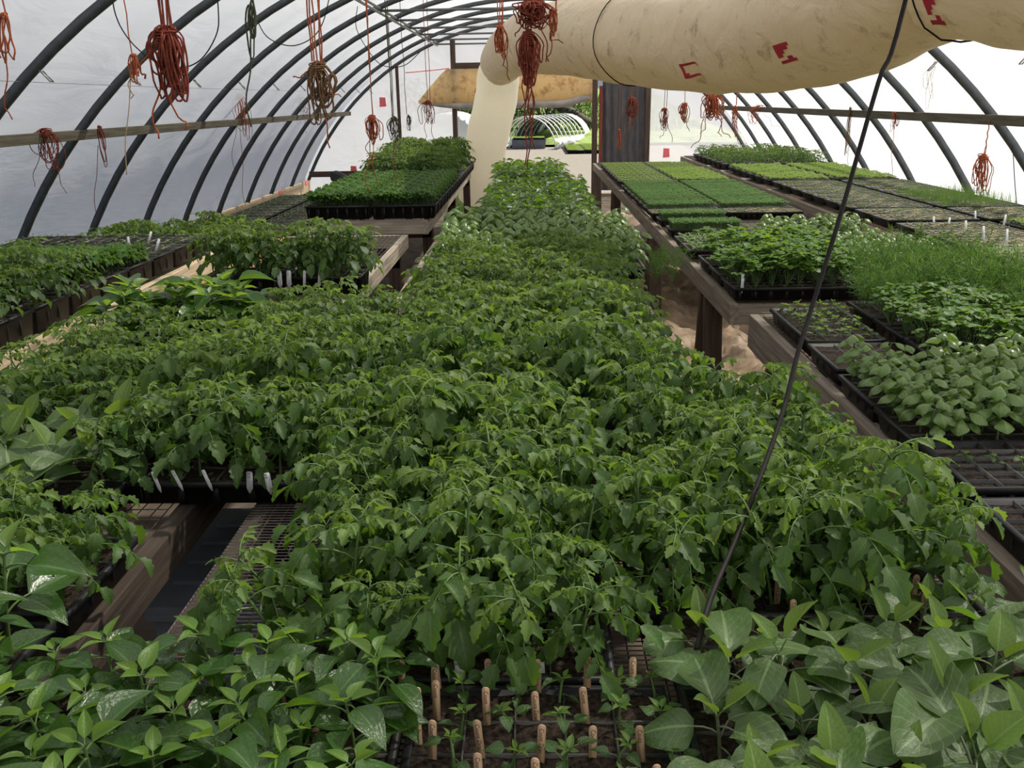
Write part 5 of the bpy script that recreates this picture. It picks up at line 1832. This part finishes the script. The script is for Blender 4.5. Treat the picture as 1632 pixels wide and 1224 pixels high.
# fallen log / dark mound on the slope
root = empty('fallen_log', tuple(on_y(895, 172, 37)))
m = MB()
p0 = on_y(895, 172, 37)
pp = [on_y(px, py, 37) - p0 for px, py in ((880, 166), (898, 174), (914, 184), (930, 194), (948, 200))]
m.tube(pp, [0.10, 0.20, 0.26, 0.24, 0.15], 'bark', 9)
m.build('trunk', root, smooth=True)
m = MB()
m.tube([pp[1], pp[1] + Vector((0.4, 0.2, 0.5))], [0.10, 0.03], 'bark', 6)
m.build('branch', root, smooth=True)
tag(root, 'dark fallen log on the slope beyond the doorway', 'log')
# hooped low tunnel
c = on_z(845, 238, 0.0)
root = empty('low_tunnel', (c.x - 0.1, c.y, 0), -0.30)
for i in range(9):
    m = MB()
    yy = 0.55 * i
    m.tube([(1.02 * math.cos(a), yy, 1.08 * math.sin(a)) for a in [PI * q / 14 for q in range(15)]], 0.024, 'pvc_white', 5)
    m.build('tunnel_hoop', root)
for sd in (-1, 1):
    m = MB()
    r = random.Random(8 + sd)
    vs_, fs = [], []
    for j in range(17):
        for i in range(7):
            vs_.append((sd * (0.95 + 0.22 * math.sin(i / 6 * PI) * r.uniform(0.5, 1.2)), 0.28 * j, 0.02 + 0.05 * i + r.uniform(0, 0.05)))
    for j in range(16):
        for i in range(6):
            q = j * 7 + i
            fs.append((q, q + 1, q + 8, q + 7))
    m.add(vs_, fs, 'tunnel_film')
    m.build('bunched_cover', root)
m = MB()
vs_, fs = [], []
for j in range(9):
    for i in range(9):
        a = PI * (0.42 + 0.5 * i / 8)
        vs_.append((1.05 * math.cos(a), 1.6 + 0.38 * j, 1.10 * math.sin(a)))
for j in range(8):
    for i in range(8):
        q = j * 9 + i
        fs.append((q, q + 1, q + 10, q + 9))
m.add(vs_, fs, 'cloth_dark')
m.build('shade_cloth', root, smooth=True)
m = MB()
vs_, fs = [], []
for j in range(9):
    for i in range(15):
        a = PI * i / 14
        vs_.append((1.04 * math.cos(a), 4.4 + 0.10 * j, 1.10 * math.sin(a)))
for j in range(8):
    for i in range(14):
        q = j * 15 + i
        fs.append((q, q + 1, q + 16, q + 15))
m.add(vs_, fs, 'tunnel_film')
m.build('end_cover', root, smooth=True)
tag(root, 'low tunnel of white hoops with its cover bunched at the base, outside', 'low tunnel')
for k, (dx, dy) in enumerate(((-0.33, 0.5), (0.24, 0.5), (-0.33, 0.85), (0.24, 0.85), (-0.33, 1.2), (0.24, 1.2))):
    zs = tray(c.x + dx, c.y + dy, 0.30, 'black tray inside the outdoor low tunnel, %s one' % POSN[k], 'trays in the low tunnel', 12, 6)
    o = mat('lettuce', c.x + dx, c.y + dy, zs, 'yellow-green seedlings in the low tunnel trays, %s one' % N2[k])
crate('tray_stand', 'dark crate carrying the trays inside the low tunnel', 'crate', c.x - 0.65, c.x + 0.55, c.y + 0.3, c.y + 1.4, 0.0, 0.30, 'plastic_grey')
# white covered tunnel at left, seen past the post
c2 = on_z(735, 240, 0.0)
m = MB()
vs_, fs = [], []
for j in range(9):
    for i in range(17):
        a = PI * i / 16
        k = 1.0 - 0.05 * math.sin(j * PI / 8 * 4) ** 2
        vs_.append((c2.x - 0.5 + 1.25 * k * math.cos(a), c2.y + 0.6 * j, 1.25 * k * math.sin(a)))
for j in range(8):
    for i in range(16):
        q = j * 17 + i
        fs.append((q, q + 1, q + 18, q + 17))
n0 = len(vs_)
vs_.append((c2.x - 0.5, c2.y, 0.0))
for i in range(16):
    fs.append((i + 1, i, n0))
m.add(vs_, fs, 'tunnel_film')
tag(m.build('covered_tunnel', smooth=True), 'white plastic covered tunnel outside, left of the chute', 'tunnel')
# trays laid on the ground at the right of the yard
for i in range(3):
    for j in range(4):
        x_, y_ = 1.42 + 0.56 * i, 29.0 + 0.9 * j
        zs = tray(x_, y_, 0.0, 'black tray on the yard right of the low tunnel, %s column %s row' % (N2[i], N2[j]), None, 12, 6, 0.10, d=0.8)
        mat('lettuce', x_, y_, zs, 'light green seedlings on the yard right of the low tunnel, %s column %s row' % (N2[i], N2[j]), TW, 0.8)
